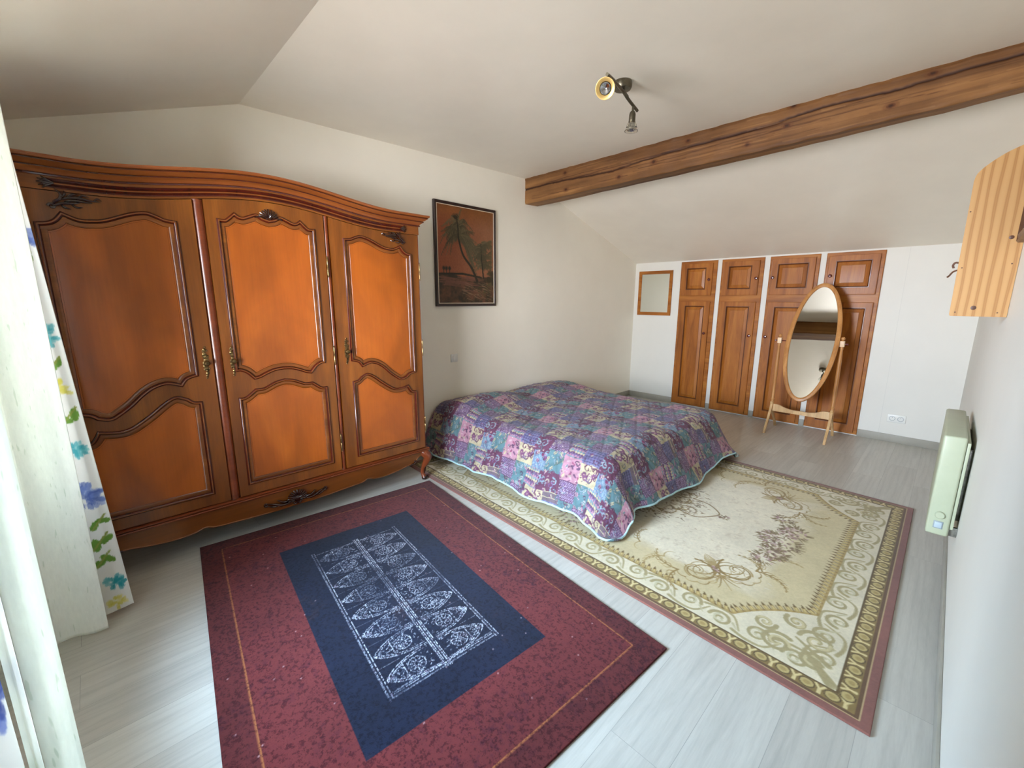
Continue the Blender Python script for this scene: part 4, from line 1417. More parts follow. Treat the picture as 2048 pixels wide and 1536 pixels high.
    for k in range(170):
        a = r.random() * 2 * PI; d = .36 + r.uniform(-.07, .09)
        cv.dab(cx0 + d * 1.2 * math.cos(a), cy0 + d * .95 * math.sin(a), r.uniform(.008, .022), r.choice([(112, 92, 60), (92, 74, 46), (140, 112, 92), (130, 104, 62)]), .6, r.uniform(.004, .008), r.random() * 3)
    for s in (-1, 1):
        tip = cx0 + s * .66
        cv.stroke(catmull([(cx0 + s * .44, cy0 - .12), (cx0 + s * .56, cy0 - .13), (tip - s * .02, cy0 - .04), (tip, cy0 + .03), (cx0 + s * .56, cy0 + .11), (cx0 + s * .44, cy0 + .12)], 6), .0045, (130, 104, 60), .9)
        flowers(tip + s * .04, cy0, .03, 14)
    # lay it down: u along x, v from near edge (y=-4.0) to far edge
    P = quad_map(cv, (.140, -3.908), (3.300, -4.050), (3.292, -1.812), (.170, -1.672), 0.010, 7)
    # gentle crease where the rug is rucked
    return grid_mesh('patterned_rug', P, cv.a, M['rug_cream'], thick=0.009)


tag(cream_rug(), 'large cream and gold flower-bordered rug lying under the bed', 'rug')

# ================================================================== BED
BX0, BX1, BY0, BY1, BZ = 0.035, 1.83, -3.43, -1.88, 0.445
bed = thing('bed', (0.93, -2.68, 0.0), 'low double bed on black metal base beneath the patchwork quilt', 'bed')
q = MB(); q.box(BX0, BX1 - 0.02, BY0 + 0.02, BY1 - 0.02, 0.21, BZ - 0.050, 0.05, 0, 4); q.build('mattress', M['mattress'], bed)
q = MB(); q.box(BX0, BX1 + 0.01, BY0 + 0.03, BY1 - 0.03, 0.165, 0.208, 0.006)
q.box(BX1 - 0.01, BX1 + 0.03, BY0 + 0.02, BY1 - 0.02, 0.06, 0.11, 0.004); q.build('bed_base', M['black'], bed)
for x in (0.12, 1.78):
    for y in (BY0 + 0.14, BY1 - 0.14):
        q = MB(); q.lathe((x, y, 0.0121 if x < 5 else 0), (0, 0, 1), [(0.022, 0.0), (0.024, 0.01), (0.018, 0.02), (0.018, 0.153)], 14); q.build('leg', M['black'], bed)


def quilt_tile(res=0.004, S=0.56):
    """one printed repeat of the patchwork cotton"""
    cv = Canvas(S - res, S - res, res, (96, 64, 88))
    r = random.Random(23)
    PU = (98, 66, 96); MA = (104, 54, 78); TE = (92, 142, 144); CRM = (218, 208, 158); PK = (206, 150, 164); BL = (116, 148, 176); GR = (100, 134, 112); NV = (76, 78, 112); LA = (150, 130, 170)
    rects = [(0, .15, 0, .12, 'dots'), (.15, .31, 0, .16, 'cream'), (.31, .44, 0, .10, 'plaid'), (.44, .56, 0, .14, 'leaf'),
             (0, .12, .12, .28, 'leaf'), (.12, .25, .16, .28, 'diamond'), (.25, .42, .16, .30, 'scroll'), (.31, .44, .10, .16, 'stripe'), (.42, .56, .14, .27, 'dots'),
             (0, .15, .28, .42, 'cream'), (.15, .27, .28, .40, 'pebble'), (.27, .42, .30, .44, 'leaf'), (.42, .56, .27, .43, 'pink'),
             (0, .14, .42, .56, 'plaid'), (.14, .28, .40, .56, 'scroll'), (.28, .43, .44, .56, 'dots'), (.43, .56, .43, .56, 'diamond')]
    for x0, x1, y0, y1, k in rects:
        base = dict(dots=PU, cream=CRM, plaid=NV, leaf=TE, diamond=LA, scroll=MA, stripe=CRM, pebble=BL, pink=PK)[k]
        cv.rect(x0, x1, y0, y1, base)
        w, h = x1 - x0, y1 - y0
        sub = Canvas(w, h, res, base); d = lambda *a, **b2: None
        if k == 'dots':
            i = 0; y = .006
            while y < h:
                x = .006 + (i % 2) * .007
                while x < w:
                    sub.dab(x, y, .0044, (190, 178, 206), .95); x += .0145
                y += .0115; i += 1
        elif k == 'cream':
            for _ in range(4):
                sub.stroke(spiral(r.uniform(.02, w - .02), r.uniform(.02, h - .02), r.uniform(.03, .045), 1.1, r.random() * 6, r.choice((-1, 1))), .0055, MA, 1, .003)
            for _ in range(3):
                fx, fy = r.uniform(.02, w - .02), r.uniform(.02, h - .02)
                for a in range(6): sub.dab(fx + .013 * math.cos(a * 1.05), fy + .013 * math.sin(a * 1.05), .008, (128, 76, 110), 1)
                sub.dab(fx, fy, .005, (220, 180, 150), 1)
        elif k == 'plaid':
            for i in range(int(w / .022) + 1): sub.rect(i * .022, i * .022 + .007, 0, h, (112, 104, 150), .8)
            for i in range(int(h / .022) + 1): sub.rect(0, w, i * .022, i * .022 + .006, (142, 150, 186), .55)
        elif k == 'leaf':
            for _ in range(11):
                lx, ly, a = r.random() * w, r.random() * h, r.random() * PI
                sub.dab(lx, ly, .020, r.choice([CRM, GR, (64, 112, 116), (186, 206, 196), CRM, PK]), 1, .009, a)
                sub.stroke([(lx - .02 * math.cos(a), ly - .02 * math.sin(a)), (lx + .02 * math.cos(a), ly + .02 * math.sin(a))], .0016, (62, 98, 100), .9)
        elif k == 'diamond':
            cc = [(120, 162, 168), PU, PK, CRM, (122, 98, 140)]
            X, Y = sub.X, sub.Y
            ii = np.floor((X + Y) / .022).astype(int); jj = np.floor((X - Y) / .022).astype(int)
            pick = (ii * 7 + jj * 3) % 5
            for n_, c_ in enumerate(cc): sub.a[pick == n_] = c_
        elif k == 'scroll':
            for _ in range(5): sub.stroke(spiral(r.random() * w, r.random() * h, r.uniform(.022, .036), 1.2, r.random() * 6, r.choice((-1, 1))), .004, (146, 186, 192), 1, .0025)
            for _ in range(5): sub.dab(r.random() * w, r.random() * h, .009, (168, 120, 150), 1, .005, r.random() * 3)
        elif k == 'stripe':
            for i in range(12): sub.rect(0, w, i * .009, i * .009 + .003, (110, 96, 104), .9)
        elif k == 'pebble':
            for _ in range(70): sub.dab(r.random() * w, r.random() * h, .009, r.choice([(140, 176, 190), (98, 132, 150), (150, 188, 192)]), 1, .006, r.random() * 3)
            for _ in range(4): sub.dab(r.random() * w, r.random() * h, .013, (132, 44, 88), 1)
        elif k == 'pink':
            for _ in range(16): sub.dab(r.random() * w, r.random() * h, .017, r.choice([PU, (226, 190, 190), CRM, (160, 84, 112)]), 1, .007, r.random() * 3)
        i0, j0 = int(round(y0 / res)), int(round(x0 / res))
        hh, ww = min(sub.H, cv.H - i0), min(sub.W, cv.W - j0)
        cv.a[i0:i0 + hh, j0:j0 + ww] = sub.a[:hh, :ww]
    # tendrils, leaves and blossoms run over the seams of the patches
    for _ in range(46):
        x, y = r.random() * S, r.random() * S
        c_ = r.choice([(78, 48, 72), (196, 190, 160), (84, 122, 130), (120, 92, 140), (88, 40, 66), (150, 176, 184)])
        cv.stroke(spiral(x, y, r.uniform(.012, .026), 1.0, r.random() * 6, r.choice((-1, 1))), .0034, c_, .85, .002)
    for _ in range(90):
        x, y, a = r.random() * S, r.random() * S, r.random() * 6.3
        cv.dab(x, y, r.uniform(.007, .013), r.choice([(92, 60, 88), (204, 196, 158), (96, 134, 138), (186, 140, 156), (128, 104, 148), (82, 98, 104), (104, 60, 84)]), .8, r.uniform(.003, .006), a)
    for _ in range(12):
        x, y = r.random() * S, r.random() * S
        for a in range(5): cv.dab(x + .009 * math.cos(a * 1.256), y + .009 * math.sin(a * 1.256), .0062, r.choice([(188, 146, 166), (214, 204, 170), (110, 70, 110)]), .95)
        cv.dab(x, y, .004, (120, 60, 84), 1)
    cv.a[:] = cv.a * .76 + np.array((104, 80, 100)) * .24
    cv.a[:] *= 0.90
    for _ in range(230):
        x, y, a = r.random() * S, r.random() * S, r.random() * 6.3
        cv.dab(x, y, .0048, r.choice([(74, 46, 66), (210, 198, 176), (84, 56, 84), (140, 120, 150), (196, 150, 160)]), .75, .0026, a)
    return cv.a


def make_quilt():
    tile = quilt_tile()
    res = 0.0046
    ov = 0.47
    nu = int((BX1 - BX0 + ov) / res) + 1; nv = int((BY1 - BY0 + 2 * ov) / res) + 1
    u = np.linspace(0, BX1 - BX0 + ov, nu); v = np.linspace(-ov, BY1 - BY0 + ov, nv)
    U, V = np.meshgrid(u, v)
    wx = BX1 - BX0; wy = BY1 - BY0
    a = np.maximum(U - wx, 0)
    b = np.where(V < 0, V, np.where(V > wy, V - wy, 0))
    # round the cloth's free corners
    Rc = 0.13
    ca = np.clip(a - (ov - Rc), 0, None); cb = np.clip(np.abs(b) - (ov - Rc), 0, None)
    hyp = np.hypot(ca, cb); f = np.where(hyp > 1e-6, np.minimum(1, Rc * 1.0 / np.maximum(hyp, 1e-6)), 1)
    f = np.where((ca > 0) & (cb > 0), f, 1)
    a = np.where((ca > 0) & (cb > 0), (ov - Rc) + ca * f, a); b = np.where((ca > 0) & (cb > 0), np.sign(b) * ((ov - Rc) + cb * f), b)
    s = np.hypot(a, b)
    side = np.abs(b) > a
    TH = np.radians(61); R0 = 0.15
    ss = np.minimum(s, R0)
    k = TH / R0
    out = np.sin(k * ss) / k; down = (1 - np.cos(k * ss)) / k
    rest = np.maximum(s - R0, 0)
    out = out + rest * math.cos(TH); down = down + rest * math.sin(TH)
    sm = np.maximum(s, 1e-9)
    # folds: ripples that grow towards the hem
    per = U * 1.0 - V * 0.7
    amp = np.clip((s - .12) / .35, 0, 1)
    ang = np.arctan2(np.abs(b), a + 1e-9)
    ripple = amp * (0.016 * np.sin(per * 11.5 + 1.1) + 0.008 * np.sin(per * 23 + .4))
    # corner lobe stands forward, with a tuck on the foot side of it
    lobe = amp * 0.03 * np.exp(-((ang - 0.95) / .35) ** 2) * (s > 0)
    tuck = -amp * 0.075 * np.exp(-((a > 0) * (V - 0.03) / .10) ** 2) * (a > 0.02) * (V > -.12) * (V < .3)
    out = out + ripple + lobe + tuck
    X = BX0 + np.minimum(U, wx) + out * a / sm
    Y = BY0 + np.clip(V, 0, wy) + out * b / sm
    Z = BZ - down
    # hem line is uneven
    Z = Z + amp * (0.012 * np.sin(per * 6.3) + 0.018 * np.clip((a - .2) * 3, 0, 1) * np.sin(V * 4.2 + .8))
    # the head end is plumper where pillows lie, and there is a shallow dip along the middle
    top = 1 - np.clip(s / .2, 0, 1)
    head = np.exp(-((U - .26) / .26) ** 2)
    Z = Z + top * head * (0.050 + 0.035 * np.exp(-((V - .28) / .3) ** 2) + 0.016 * np.exp(-((V - 1.15) / .3) ** 2) - 0.03 * np.exp(-((V - .78) / .12) ** 2))
    Z = Z + top * (0.010 * np.sin(U * 4.1 + .5) * np.sin(V * 4.7) - 0.012 * np.exp(-((V - .86) / .10) ** 2))
    ht_, wt_ = U.shape
    lump = grid_noise(ht_, wt_, 55, 61) - .5
    Z = Z + lump * 0.020 * (0.4 + top)
    # channel quilting
    qd = np.abs(((U * .9 + V * .5) / .11) % 1 - .5); qe = np.abs(((V * .9 - U * .5) / .11) % 1 - .5)
    puff = (np.clip(qd * 6, 0, 1) * np.clip(qe * 6, 0, 1))
    Z = Z + .004 * puff
    Z = np.maximum(Z, 0.036 + 0.004 * np.sin(per * 20))
    P = np.stack([X, Y, Z], -1)
    tr = tile.shape[0]
    iu = ((U / 0.0040 + 18 * np.sin(V * 2)) % tile.shape[1]).astype(int); iv = ((V / 0.0040) % tr).astype(int)
    C = tile[iv, iu]
    C = C * (0.90 + .10 * puff[..., None])
    o = grid_mesh('quilt', P, C, M['quilt'])
    tag(o, 'patchwork-print quilt in purple, teal and cream spread over the bed', 'quilt')
    # backing so that the cloth is not paper thin
    sol = o.modifiers.new('thickness', 'SOLIDIFY'); sol.thickness = 0.010; sol.offset = -1
    # piping along the free hem
    st = 6
    path = [P[0, i] for i in range(0, nu - 1, st)] + [P[j, nu - 1] for j in range(0, nv - 1, st)] + [P[nv - 1, i] for i in range(nu - 1, -1, -st)]
    pts = [(float(p[0]), float(p[1]), float(p[2]) - 0.004) for p in path]
    q = MB(); q.tube(pts, 0.0068, 8)
    q.build('piping', M['piping'], o)
    return o


make_quilt()

# ================================================================== CHEVAL MIRROR
chev = thing('cheval_mirror', (2.285, -0.42, 0), 'oval tilting floor mirror in oak stand before the cupboards', 'mirror')
tl = math.radians(20.5); yw = math.radians(-1.0)
mc = Vector((2.318, -0.455, 1.005))
nrm = Vector((math.sin(yw) * math.cos(tl), -math.cos(yw) * math.cos(tl), math.sin(tl)))
ex = Vector((math.cos(yw), math.sin(yw), 0)); ez = nrm.cross(ex) * -1
if ez.z < 0: ez = -ez
A, B = 0.228, 0.632
fr = 0.040
oval = [(A - fr) * 1.0, (B - fr) * 1.0]
sec = [(0.0, -0.010), (0.0, 0.006), (0.004, 0.012), (0.014, 0.0155), (0.028, 0.014), (fr, 0.009), (fr + .001, -0.006), (fr, -0.010)]
n = 96; q = MB(); vs = []
for i in range(n):
    t = 2 * PI * i / n
    for d, h in sec:
        a, b2 = (A - fr) + d, (B - fr) + d
        vs.append(mc + ex * (a * math.cos(t)) + ez * (b2 * math.sin(t)) + nrm * h)
k = len(sec)
q.add(vs, [(i * k + j, ((i + 1) % n) * k + j, ((i + 1) % n) * k + (j + 1) % k, i * k + (j + 1) % k) for i in range(n) for j in range(k)])
ofr = q.build('oval_frame', M['oak'], chev)
q = MB(); gv = []
for h in (0.0015, -0.002):
    gv += [mc + ex * ((A - fr + .002) * math.cos(2 * PI * i / n)) + ez * ((B - fr + .002) * math.sin(2 * PI * i / n)) + nrm * h for i in range(n)]
q.add(gv, [tuple(range(n)), tuple(range(2 * n - 1, n - 1, -1))] + [(i, i + n, (i + 1) % n + n, (i + 1) % n) for i in range(n)])
q.build('glass', M['mirror'], ofr, smooth=False)
q = MB(); q.add([mc + ex * ((A - .01) * math.cos(2 * PI * i / n)) + ez * ((B - .01) * math.sin(2 * PI * i / n)) - nrm * 0.0105 for i in range(n)]
                + [mc + ex * ((A - .01) * math.cos(2 * PI * i / n)) + ez * ((B - .01) * math.sin(2 * PI * i / n)) - nrm * 0.0055 for i in range(n)],
                [tuple(range(n)), tuple(range(2 * n - 1, n - 1, -1))] + [(i, i + n, (i + 1) % n + n, (i + 1) % n) for i in range(n)])
q.build('backboard', M['oak'], ofr, smooth=False)
PY = -0.43
for s, px in ((-1, 2.023), (1, 2.566)):
    q = MB()
    q.lathe((px, PY, 0.24), (0, 0, 1), [(0.017, 0), (0.019, 0.02), (0.019, 0.08), (0.012, 0.10), (0.017, 0.115), (0.013, 0.13), (0.0165, 0.30), (0.0175, 0.42), (0.016, 0.60), (0.012, 0.70), (0.016, 0.715), (0.011, 0.735)], 18)
    post = q.build('post', M['oak'], chev)
    q = MB(); q.box(px - 0.019, px + 0.019, PY - 0.019, PY + 0.019, 0.972, 1.032, 0.004); q.build('pivot_block', M['block'], post)
    q = MB(); q.lathe((px, PY, 1.031), (0, 0, 1), [(0.012, 0), (0.009, 0.006), (0.017, 0.015), (0.018, 0.026), (0.011, 0.038), (0.001, 0.041)], 18); q.build('finial', M['oak'], post)
    q = MB(); q.lathe((px + s * 0.018, PY, 1.0), (s, 0, 0), [(0.005, 0), (0.005, 0.01), (0.010, 0.014), (0.011, 0.024), (0.006, 0.03)], 12); q.build('pivot_knob', M['knob'], post)
    q = MB(); q.lathe((px - s * 0.018, PY, 1.0), (-s, 0, 0), [(0.005, 0), (0.005, abs((px - s * .018) - (mc.x + s * (A - .006))))], 10)
    q.build('pivot_rod', M['knob'], post)
    for dy, nm in ((-1, 'foot'), (1, 'foot')):
        q = MB()
        reach = 0.19 if dy < 0 else 0.25
        pr = catmull([(PY, 0.335), (PY + dy * 0.03, 0.27), (PY + dy * reach * .45, 0.16), (PY + dy * reach * .78, 0.075), (PY + dy * reach, 0.0)], 5)
        up_ = [(y, z) for y, z in pr]
        lo_ = [(y - dy * (0.034 - 0.010 * i / (len(pr) - 1)), z) for i, (y, z) in enumerate(pr)]
        lo_[0] = (PY - dy * 0.0, 0.24); lo_[-1] = (pr[-1][0] - dy * 0.026, 0.0)
        q.prism(up_ + lo_[::-1], [], lambda a, b2, d: (d, a, b2), px - 0.011, px + 0.011)
        q.build('leg', M['oak_pale'], chev)
q = MB()
tp = catmull([(2.038, .300), (2.09, .298), (2.15, .276), (2.22, .262), (2.29, .262), (2.37, .262), (2.44, .276), (2.49, .298), (2.552, .300)], 4)
q.prism(tp + [(2.552, 0.222), (2.038, 0.222)], [], lambda a, b2, d: (a, d, b2), PY - 0.010, PY + 0.010)
q.build('stretcher', M['oak_pale'], chev)

# ================================================================== CEILING SPOTLIGHT
lamp = thing('ceiling_spotlight', (1.80, -3.38, 2.63), 'dark metal two-spot ceiling lamp with curved bar, above the bed', 'lamp')
cz_ = 2.612 + (2.652 - 2.612) * ((-3.38 + 4.88) / 2.68)
q = MB(); q.lathe((1.80, -3.38, cz_), (0, 0, -1), [(0.050, 0), (0.052, 0.004), (0.052, 0.030), (0.046, 0.040), (0.010, 0.043), (0.001, 0.043)], 32); q.build('ceiling_rose', M['nickel'], lamp)
q = MB(); q.lathe((1.80, -3.38, cz_ - 0.042), (0.6, -.2, -0.7), [(0.008, 0), (0.008, 0.07)], 12); q.build('arm', M['nickel'], lamp)
bar = catmull([(1.912, -3.700, 2.532), (1.885, -3.60, 2.545), (1.853, -3.46, 2.548), (1.840, -3.38, 2.535), (1.834, -3.265, 2.508)], 7)
q = MB(); q.tube(bar, 0.0085, 12); q.build('bar', M['nickel'], lamp)
def spot(base, ax, ringlike):
    base = Vector(base); ax = Vector(ax).normalized()
    q = MB(); q.lathe(base, ax, [(0.005, 0), (0.011, 0.002), (0.0165, 0.010), (0.0185, 0.02), (0.0185, 0.062), (0.0165, 0.068)], 20); h = q.build('spot_holder', M['nickel'], lamp)
    q = MB(); q.lathe(base + ax * 0.055, ax, [(0.0135, 0), (0.017, 0.010), (0.024, 0.028), (0.0262, 0.042), (0.0262, 0.046), (0.0225, 0.046), (0.006, 0.034), (0.001, 0.033)], 22); q.build('bulb', M['reflector'], h)
    if ringlike:
        q = MB(); q.lathe(base + ax * 0.052, ax, [(0.019, 0), (0.023, 0.01), (0.032, 0.03), (0.048, 0.050), (0.0485, 0.054), (0.045, 0.0545), (0.030, 0.0475), (0.0275, 0.035), (0.021, 0.010)], 32)
        q.build('glass_shade', M['gold'], h)
    else:
        q = MB(); q.lathe(base + ax * 0.052, ax, [(0.0190, 0), (0.0225, 0.012), (0.0290, 0.024), (0.0300, 0.032), (0.0315, 0.036), (0.0305, 0.040), (0.0325, 0.045), (0.038, 0.052), (0.038, 0.055), (0.0345, 0.055), (0.029, 0.045), (0.027, 0.030), (0.020, 0.012), (0.0165, 0.0)], 32)
        q.build('glass_shade', M['glass'], h)
    return h
# joints
q = MB(); q.tube([(1.836, -3.315, 2.526), (1.836, -3.318, 2.49)], 0.0065, 10); q.build('joint', M['nickel'], lamp)
q = MB(); q.tube([(1.899, -3.655, 2.536), (1.898, -3.652, 2.49)], 0.0065, 10); q.build('joint', M['nickel'], lamp)
spot((1.836, -3.318, 2.492), (-.02, -.02, -1), False)
spot((1.888, -3.648, 2.502), (.33, -.72, -.42), True)

# ================================================================== HEATER
ht_t = thing('electric_heater', (3.40, -2.5, 0.30), 'ivory electric panel heater on right wall, seen end-on', 'heater')
YE, YB = -2.90, -2.16
q = MB(); q.box(3.345, 3.425, YE, YB, 0.300, 0.800, 0.010, 0, 3); q.build('casing', M['heater'], ht_t)
q = MB(); q.box(3.426, 3.438, YE + 0.012, YB - 0.03, 0.34, 0.775, 0.002); q.build('rear_plate', M['heater'], ht_t)
for y in (YE + 0.10, YB - 0.15):
    q = MB(); q.box(3.438, RX - 0.0005, y, y + 0.03, 0.36, 0.72, 0.001); q.build('wall_bracket', M['steel'], ht_t)
q = MB(); q.box(3.428, RX - 0.0005, YE + 0.03, YE + 0.05, 0.30, 0.345, 0.001); q.build('fixing_tab', M['steel'], ht_t)
q = MB(); q.lathe((3.386, YE, 0.405), (0, -1, 0), [(0.0185, 0), (0.0185, 0.004), (0.017, 0.009), (0.015, 0.011), (0.001, 0.011)], 26); q.build('thermostat_dial', M['heater'], ht_t)
q = MB(); q.box(3.369, 3.403, YE - 0.0025, YE + 0.001, 0.335, 0.373, 0.001); o = q.build('switch_frame', M['plastic_grey'], ht_t)
q = MB(); q.box(3.373, 3.399, YE - 0.006, YE - 0.001, 0.340, 0.368, 0.0015); q.build('rocker', M['rocker'], o)

# ================================================================== WALL SHELF of knotty pine (end board towards us)
sh = thing('wall_shelf', (3.37, -2.7, 1.354), 'light knotty pine wall shelf with rounded top on right wall', 'shelf')
top = catmull([(3.276, 1.925), (3.281, 1.950), (3.296, 1.972), (3.324, 1.998), (3.358, 2.022), (3.396, 2.040), (3.430, 2.050), (RX - 0.001, 2.054)], 5)
outl = [(3.284, 1.355)] + [(3.2805, 1.362)] + top + [(RX - 0.001, 1.354)]
for y0 in (-2.93, -2.36):
    q = MB(); q.prism(outl, [], mpy, y0, y0 + 0.020)
    eb = q.build('end_board', M['shelf_pine'], sh)
    if y0 < -2.5:
        q = MB()
        for x, z, r in ((3.298, 1.372, .0028), (3.425, 1.372, .0028), (3.292, 1.565, .0028), (3.436, 1.575, .0028), (3.284, 1.80, .0028)):
            q = MB(); q.lathe((x, y0 + 0.001, z), (0, -1, 0), [(r, 0), (r, 0.0015)], 10); q.build('nail_plug', M['brown_wall_wood'], eb)
        for x, z, r in ((3.352, 1.392, .0085), (3.419, 1.682, .0075)):
            q = MB(); q.lathe((x, y0 + 0.001, z), (0, -1, 0), [(r * 1.5, 0), (r, 0.0012), (0.0005, 0.0014)], 12); q.build('knot', M['brown_wall_wood'], eb)

q = MB(); q.box(3.300, RX - 0.001, -2.909, -2.361, 1.70, 1.72, 0.002); q.build('shelf_board', M['shelf_pine'], sh)
q = MB(); q.box(RX - 0.016, RX - 0.001, -2.909, -2.361, 1.40, 1.60, 0.002); q.box(3.286, 3.300, -2.909, -2.361, 1.50, 1.60, 0.002); q.build('rail', M['shelf_pine'], sh)
hk = thing('coat_hook', (3.286, -2.86, 1.56), 'small dark metal hook on the front of the pine shelf', 'hook')
q = MB(); q.box(3.2815, 3.2855, -2.875, -2.845, 1.545, 1.605, 0.001); q.build('back_plate', M['steel'], hk)
q = MB(); q.tube(catmull([(3.282, -2.86, 1.590), (3.268, -2.86, 1.592), (3.262, -2.86, 1.58), (3.266, -2.86, 1.568)], 5), 0.004, 10)
q.tube(catmull([(3.282, -2.86, 1.560), (3.266, -2.862, 1.552), (3.256, -2.864, 1.535), (3.250, -2.866, 1.528)], 5), 0.0035, 10); q.build('hook', M['brown_wall_wood'], hk)

# dark framed piece on the right wall, nearer than the shelf
t = thing('dark_wooden_frame', (RX, -3.2, 1.655), 'dark brown wooden frame on right wall at the picture edge', 'frame')
q = MB()
mpr = lambda a, b2, d: (RX - d, a, b2)
q.sweep2d([(-3.55, 1.655), (-2.97, 1.655), (-2.97, 1.99), (-3.55, 1.99)], [(0, 0.0005), (0, 0.018), (0.006, 0.024), (0.014, 0.020), (0.03, 0.024), (0.042, 0.016), (0.042, 0.002)], mpr)
q.build('frame', M['brown_wall_wood'], t)
q = MB(); q.prism([(-3.51, 1.695), (-3.01, 1.695), (-3.01, 1.95), (-3.51, 1.95)], [], mpr, 0.001, 0.008); q.build('picture', M['frame_black'], t)

# ================================================================== CURTAINS
def curtain(name, top_pts, bot_pts, z0, z1, mat, label, group, folds, amp, flowers=None, thick=0.0, seed=1):
    """cloth hanging between a plan-view line at the top and one at the hem"""
    nz, ns = (420, 170) if flowers is not None else (150, 170)
    S = np.linspace(0, 1, ns)
    def along(pts):
        p = np.array(pts, float); d = np.r_[0, np.cumsum(np.hypot(*np.diff(p, axis=0).T))]; d /= d[-1]
        return np.stack([np.interp(S, d, p[:, 0]), np.interp(S, d, p[:, 1])], -1)
    T, B_ = along(top_pts), along(bot_pts)
    P = np.zeros((nz, ns, 3))
    r = np.random.default_rng(seed); ph = r.random(3) * 6
    for i in range(nz):
        t = i / (nz - 1)              # 0 at the hem
        L = B_ * (1 - t) + T * t
        tg = np.gradient(L, axis=0); tg /= np.linalg.norm(tg, axis=1)[:, None] + 1e-9
        nn = np.stack([-tg[:, 1], tg[:, 0]], -1)
        env = np.minimum(1, np.minimum(S, 1 - S) * 12)
        w = amp * env * (np.sin(S * folds * 2 * PI + ph[0] + .3 * math.sin(t * 3)) + .3 * np.sin(S * folds * 4.7 * PI + ph[1] + t * 1.5))
        L = L + nn * w[:, None]
        P[i, :, 0] = L[:, 0]; P[i, :, 1] = L[:, 1]; P[i, :, 2] = z0 + (z1 - z0) * t + .006 * np.sin(S * 9 + ph[2]) * (1 - t)
    C = np.zeros((nz, ns, 3)); C[:] = (238, 237, 232)
    if flowers is not None:
        width = float(np.sum(np.hypot(np.diff(P[0, :, 0]), np.diff(P[0, :, 1]))))
        cv = Canvas(width, z1 - z0, 0.004, (238, 237, 232))
        rr = random.Random(seed)
        def bloom(x, y, c, c2, R):
            for _ in range(30):
                a = rr.random() * 6.3; d = R * rr.random() ** .5
                cv.dab(x + d * math.cos(a), y + d * math.sin(a), R * .34, c if rr.random() < .6 else c2, .6, R * .2, a)
        for x, y, kd, R in flowers(width, rr):
            if kd == 'blue': bloom(x, y, (84, 104, 172), (128, 148, 206), R)
            elif kd == 'teal': bloom(x, y, (56, 160, 172), (104, 190, 194), R)
            elif kd == 'yellow': bloom(x, y, (214, 204, 88), (228, 220, 140), R)
            elif kd == 'leaf':
                a = rr.random() * 3
                for s in (-1, 1):
                    cv.dab(x + s * R * .6, y + R * .3 * s, R, (104, 150, 52), .9, R * .5, a + s)
                cv.stroke([(x - R, y - R), (x + R, y + R * 1.4)], .0035, (150, 160, 80), .8)
        iy = np.clip(((P[:, :, 2] - z0) / cv.res).astype(int), 0, cv.H - 1)
        ix = np.clip((S[None, :] * (cv.W - 1) + 0 * P[:, :, 2]).astype(int), 0, cv.W - 1)
        C = cv.a[iy, ix]
    o = grid_mesh(name, P, C, mat)
    tag(o, label, 'curtain', group)
    if thick:
        sm_ = o.modifiers.new('thickness', 'SOLIDIFY'); sm_.thickness = thick; sm_.offset = 0
    return o


def fl_far(w, r):
    out = []
    kinds = [('blue', 1.98, .05), ('blue', 1.66, .055), ('leaf', 1.78, .022), ('leaf', 1.56, .02), ('teal', 1.27, .045), ('yellow', 1.06, .045), ('leaf', .94, .028), ('teal', .80, .035), ('blue', .585, .055), ('leaf', .46, .026), ('leaf', .37, .030), ('leaf', .28, .030), ('teal', .165, .036), ('yellow', .065, .030), ('blue', 1.40, .03), ('leaf', 1.16, .02)]
    for i, (k, z, R) in enumerate(kinds):
        for xx in np.arange(0.045 + (i % 3) * .01, w, .19):
            out.append((w - xx, z - .03, k, R))
    return out


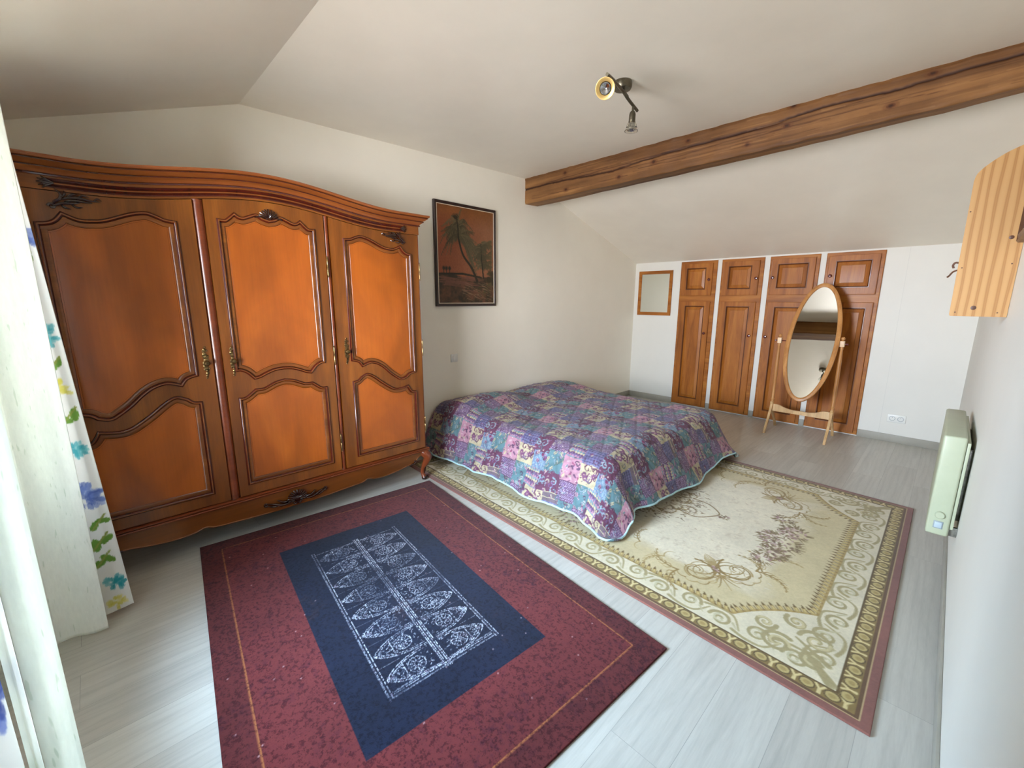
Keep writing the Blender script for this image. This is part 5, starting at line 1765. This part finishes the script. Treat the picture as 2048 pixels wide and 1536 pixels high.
def fl_near(w, r):
    out = []
    for z in np.arange(.1, 2.1, .16):
        for x in np.arange(.05, w, .17):
            out.append((x + r.uniform(-.03, .03), z + r.uniform(-.03, .03), r.choice(['blue', 'leaf', 'teal', 'yellow', 'blue']), r.uniform(.03, .055)))
    return out


# far pair, at the wardrobe end of the window
curtain('flowered_curtain', [(0.66, -6.06), (0.80, -6.02), (0.83, -5.852)], [(0.66, -6.06), (0.80, -5.98), (0.83, -5.748)], 0.030, 2.10, M['print'],
        'flower-printed white curtain hanging against the left end of the wardrobe', 'flowered curtains', 2, .010, fl_far, .0015, 3)
curtain('voile_curtain', [(1.16, -6.07), (0.99, -6.03), (0.925, -5.98), (0.93, -5.90), (0.94, -5.838)], [(1.16, -6.07), (0.99, -6.03), (0.925, -5.99), (0.93, -5.90), (0.94, -5.838)], 0.030, 2.10, M['voile'],
        'long white voile curtain in front of the flowered one beside the wardrobe', 'voile curtains', 2, .010, None, .0012, 5)
# near pair, close to the camera
curtain('flowered_curtain', [(2.30, -5.905), (2.40, -5.93), (2.55, -5.90), (2.72, -5.93), (2.90, -5.92)], [(2.30, -5.893), (2.40, -5.93), (2.55, -5.90), (2.72, -5.93), (2.90, -5.92)], 0.030, 2.12, M['print'],
        'nearer flower-printed curtain in shade at the bottom left picture edge', 'flowered curtains', 3, .010, fl_near, .0015, 8)
curtain('voile_curtain', [(2.28, -5.832), (2.30, -5.855), (2.305, -5.875), (2.29, -5.893)], [(2.28, -5.832), (2.30, -5.855), (2.305, -5.875), (2.29, -5.893)], 0.030, 2.12, M['voile'],
        'narrow bright edge of the nearer white voile curtain at lower left', 'voile curtains', 1, .004, None, .0012, 9)
q = MB(); q.tube([(0.60, -6.03, 2.125), (3.0, -6.03, 2.125)], 0.011, 12)
rod = thing('curtain_rod', (1.8, -6.03, 2.125), 'brushed metal curtain rod above the window curtains', 'curtain rod')
q.build('pole', M['nickel'], rod)
for x in (0.62, 2.98):
    q = MB(); q.tube([(x, YF, 2.12), (x, -6.03, 2.12)], 0.006, 8); q.build('bracket', M['nickel'], rod)
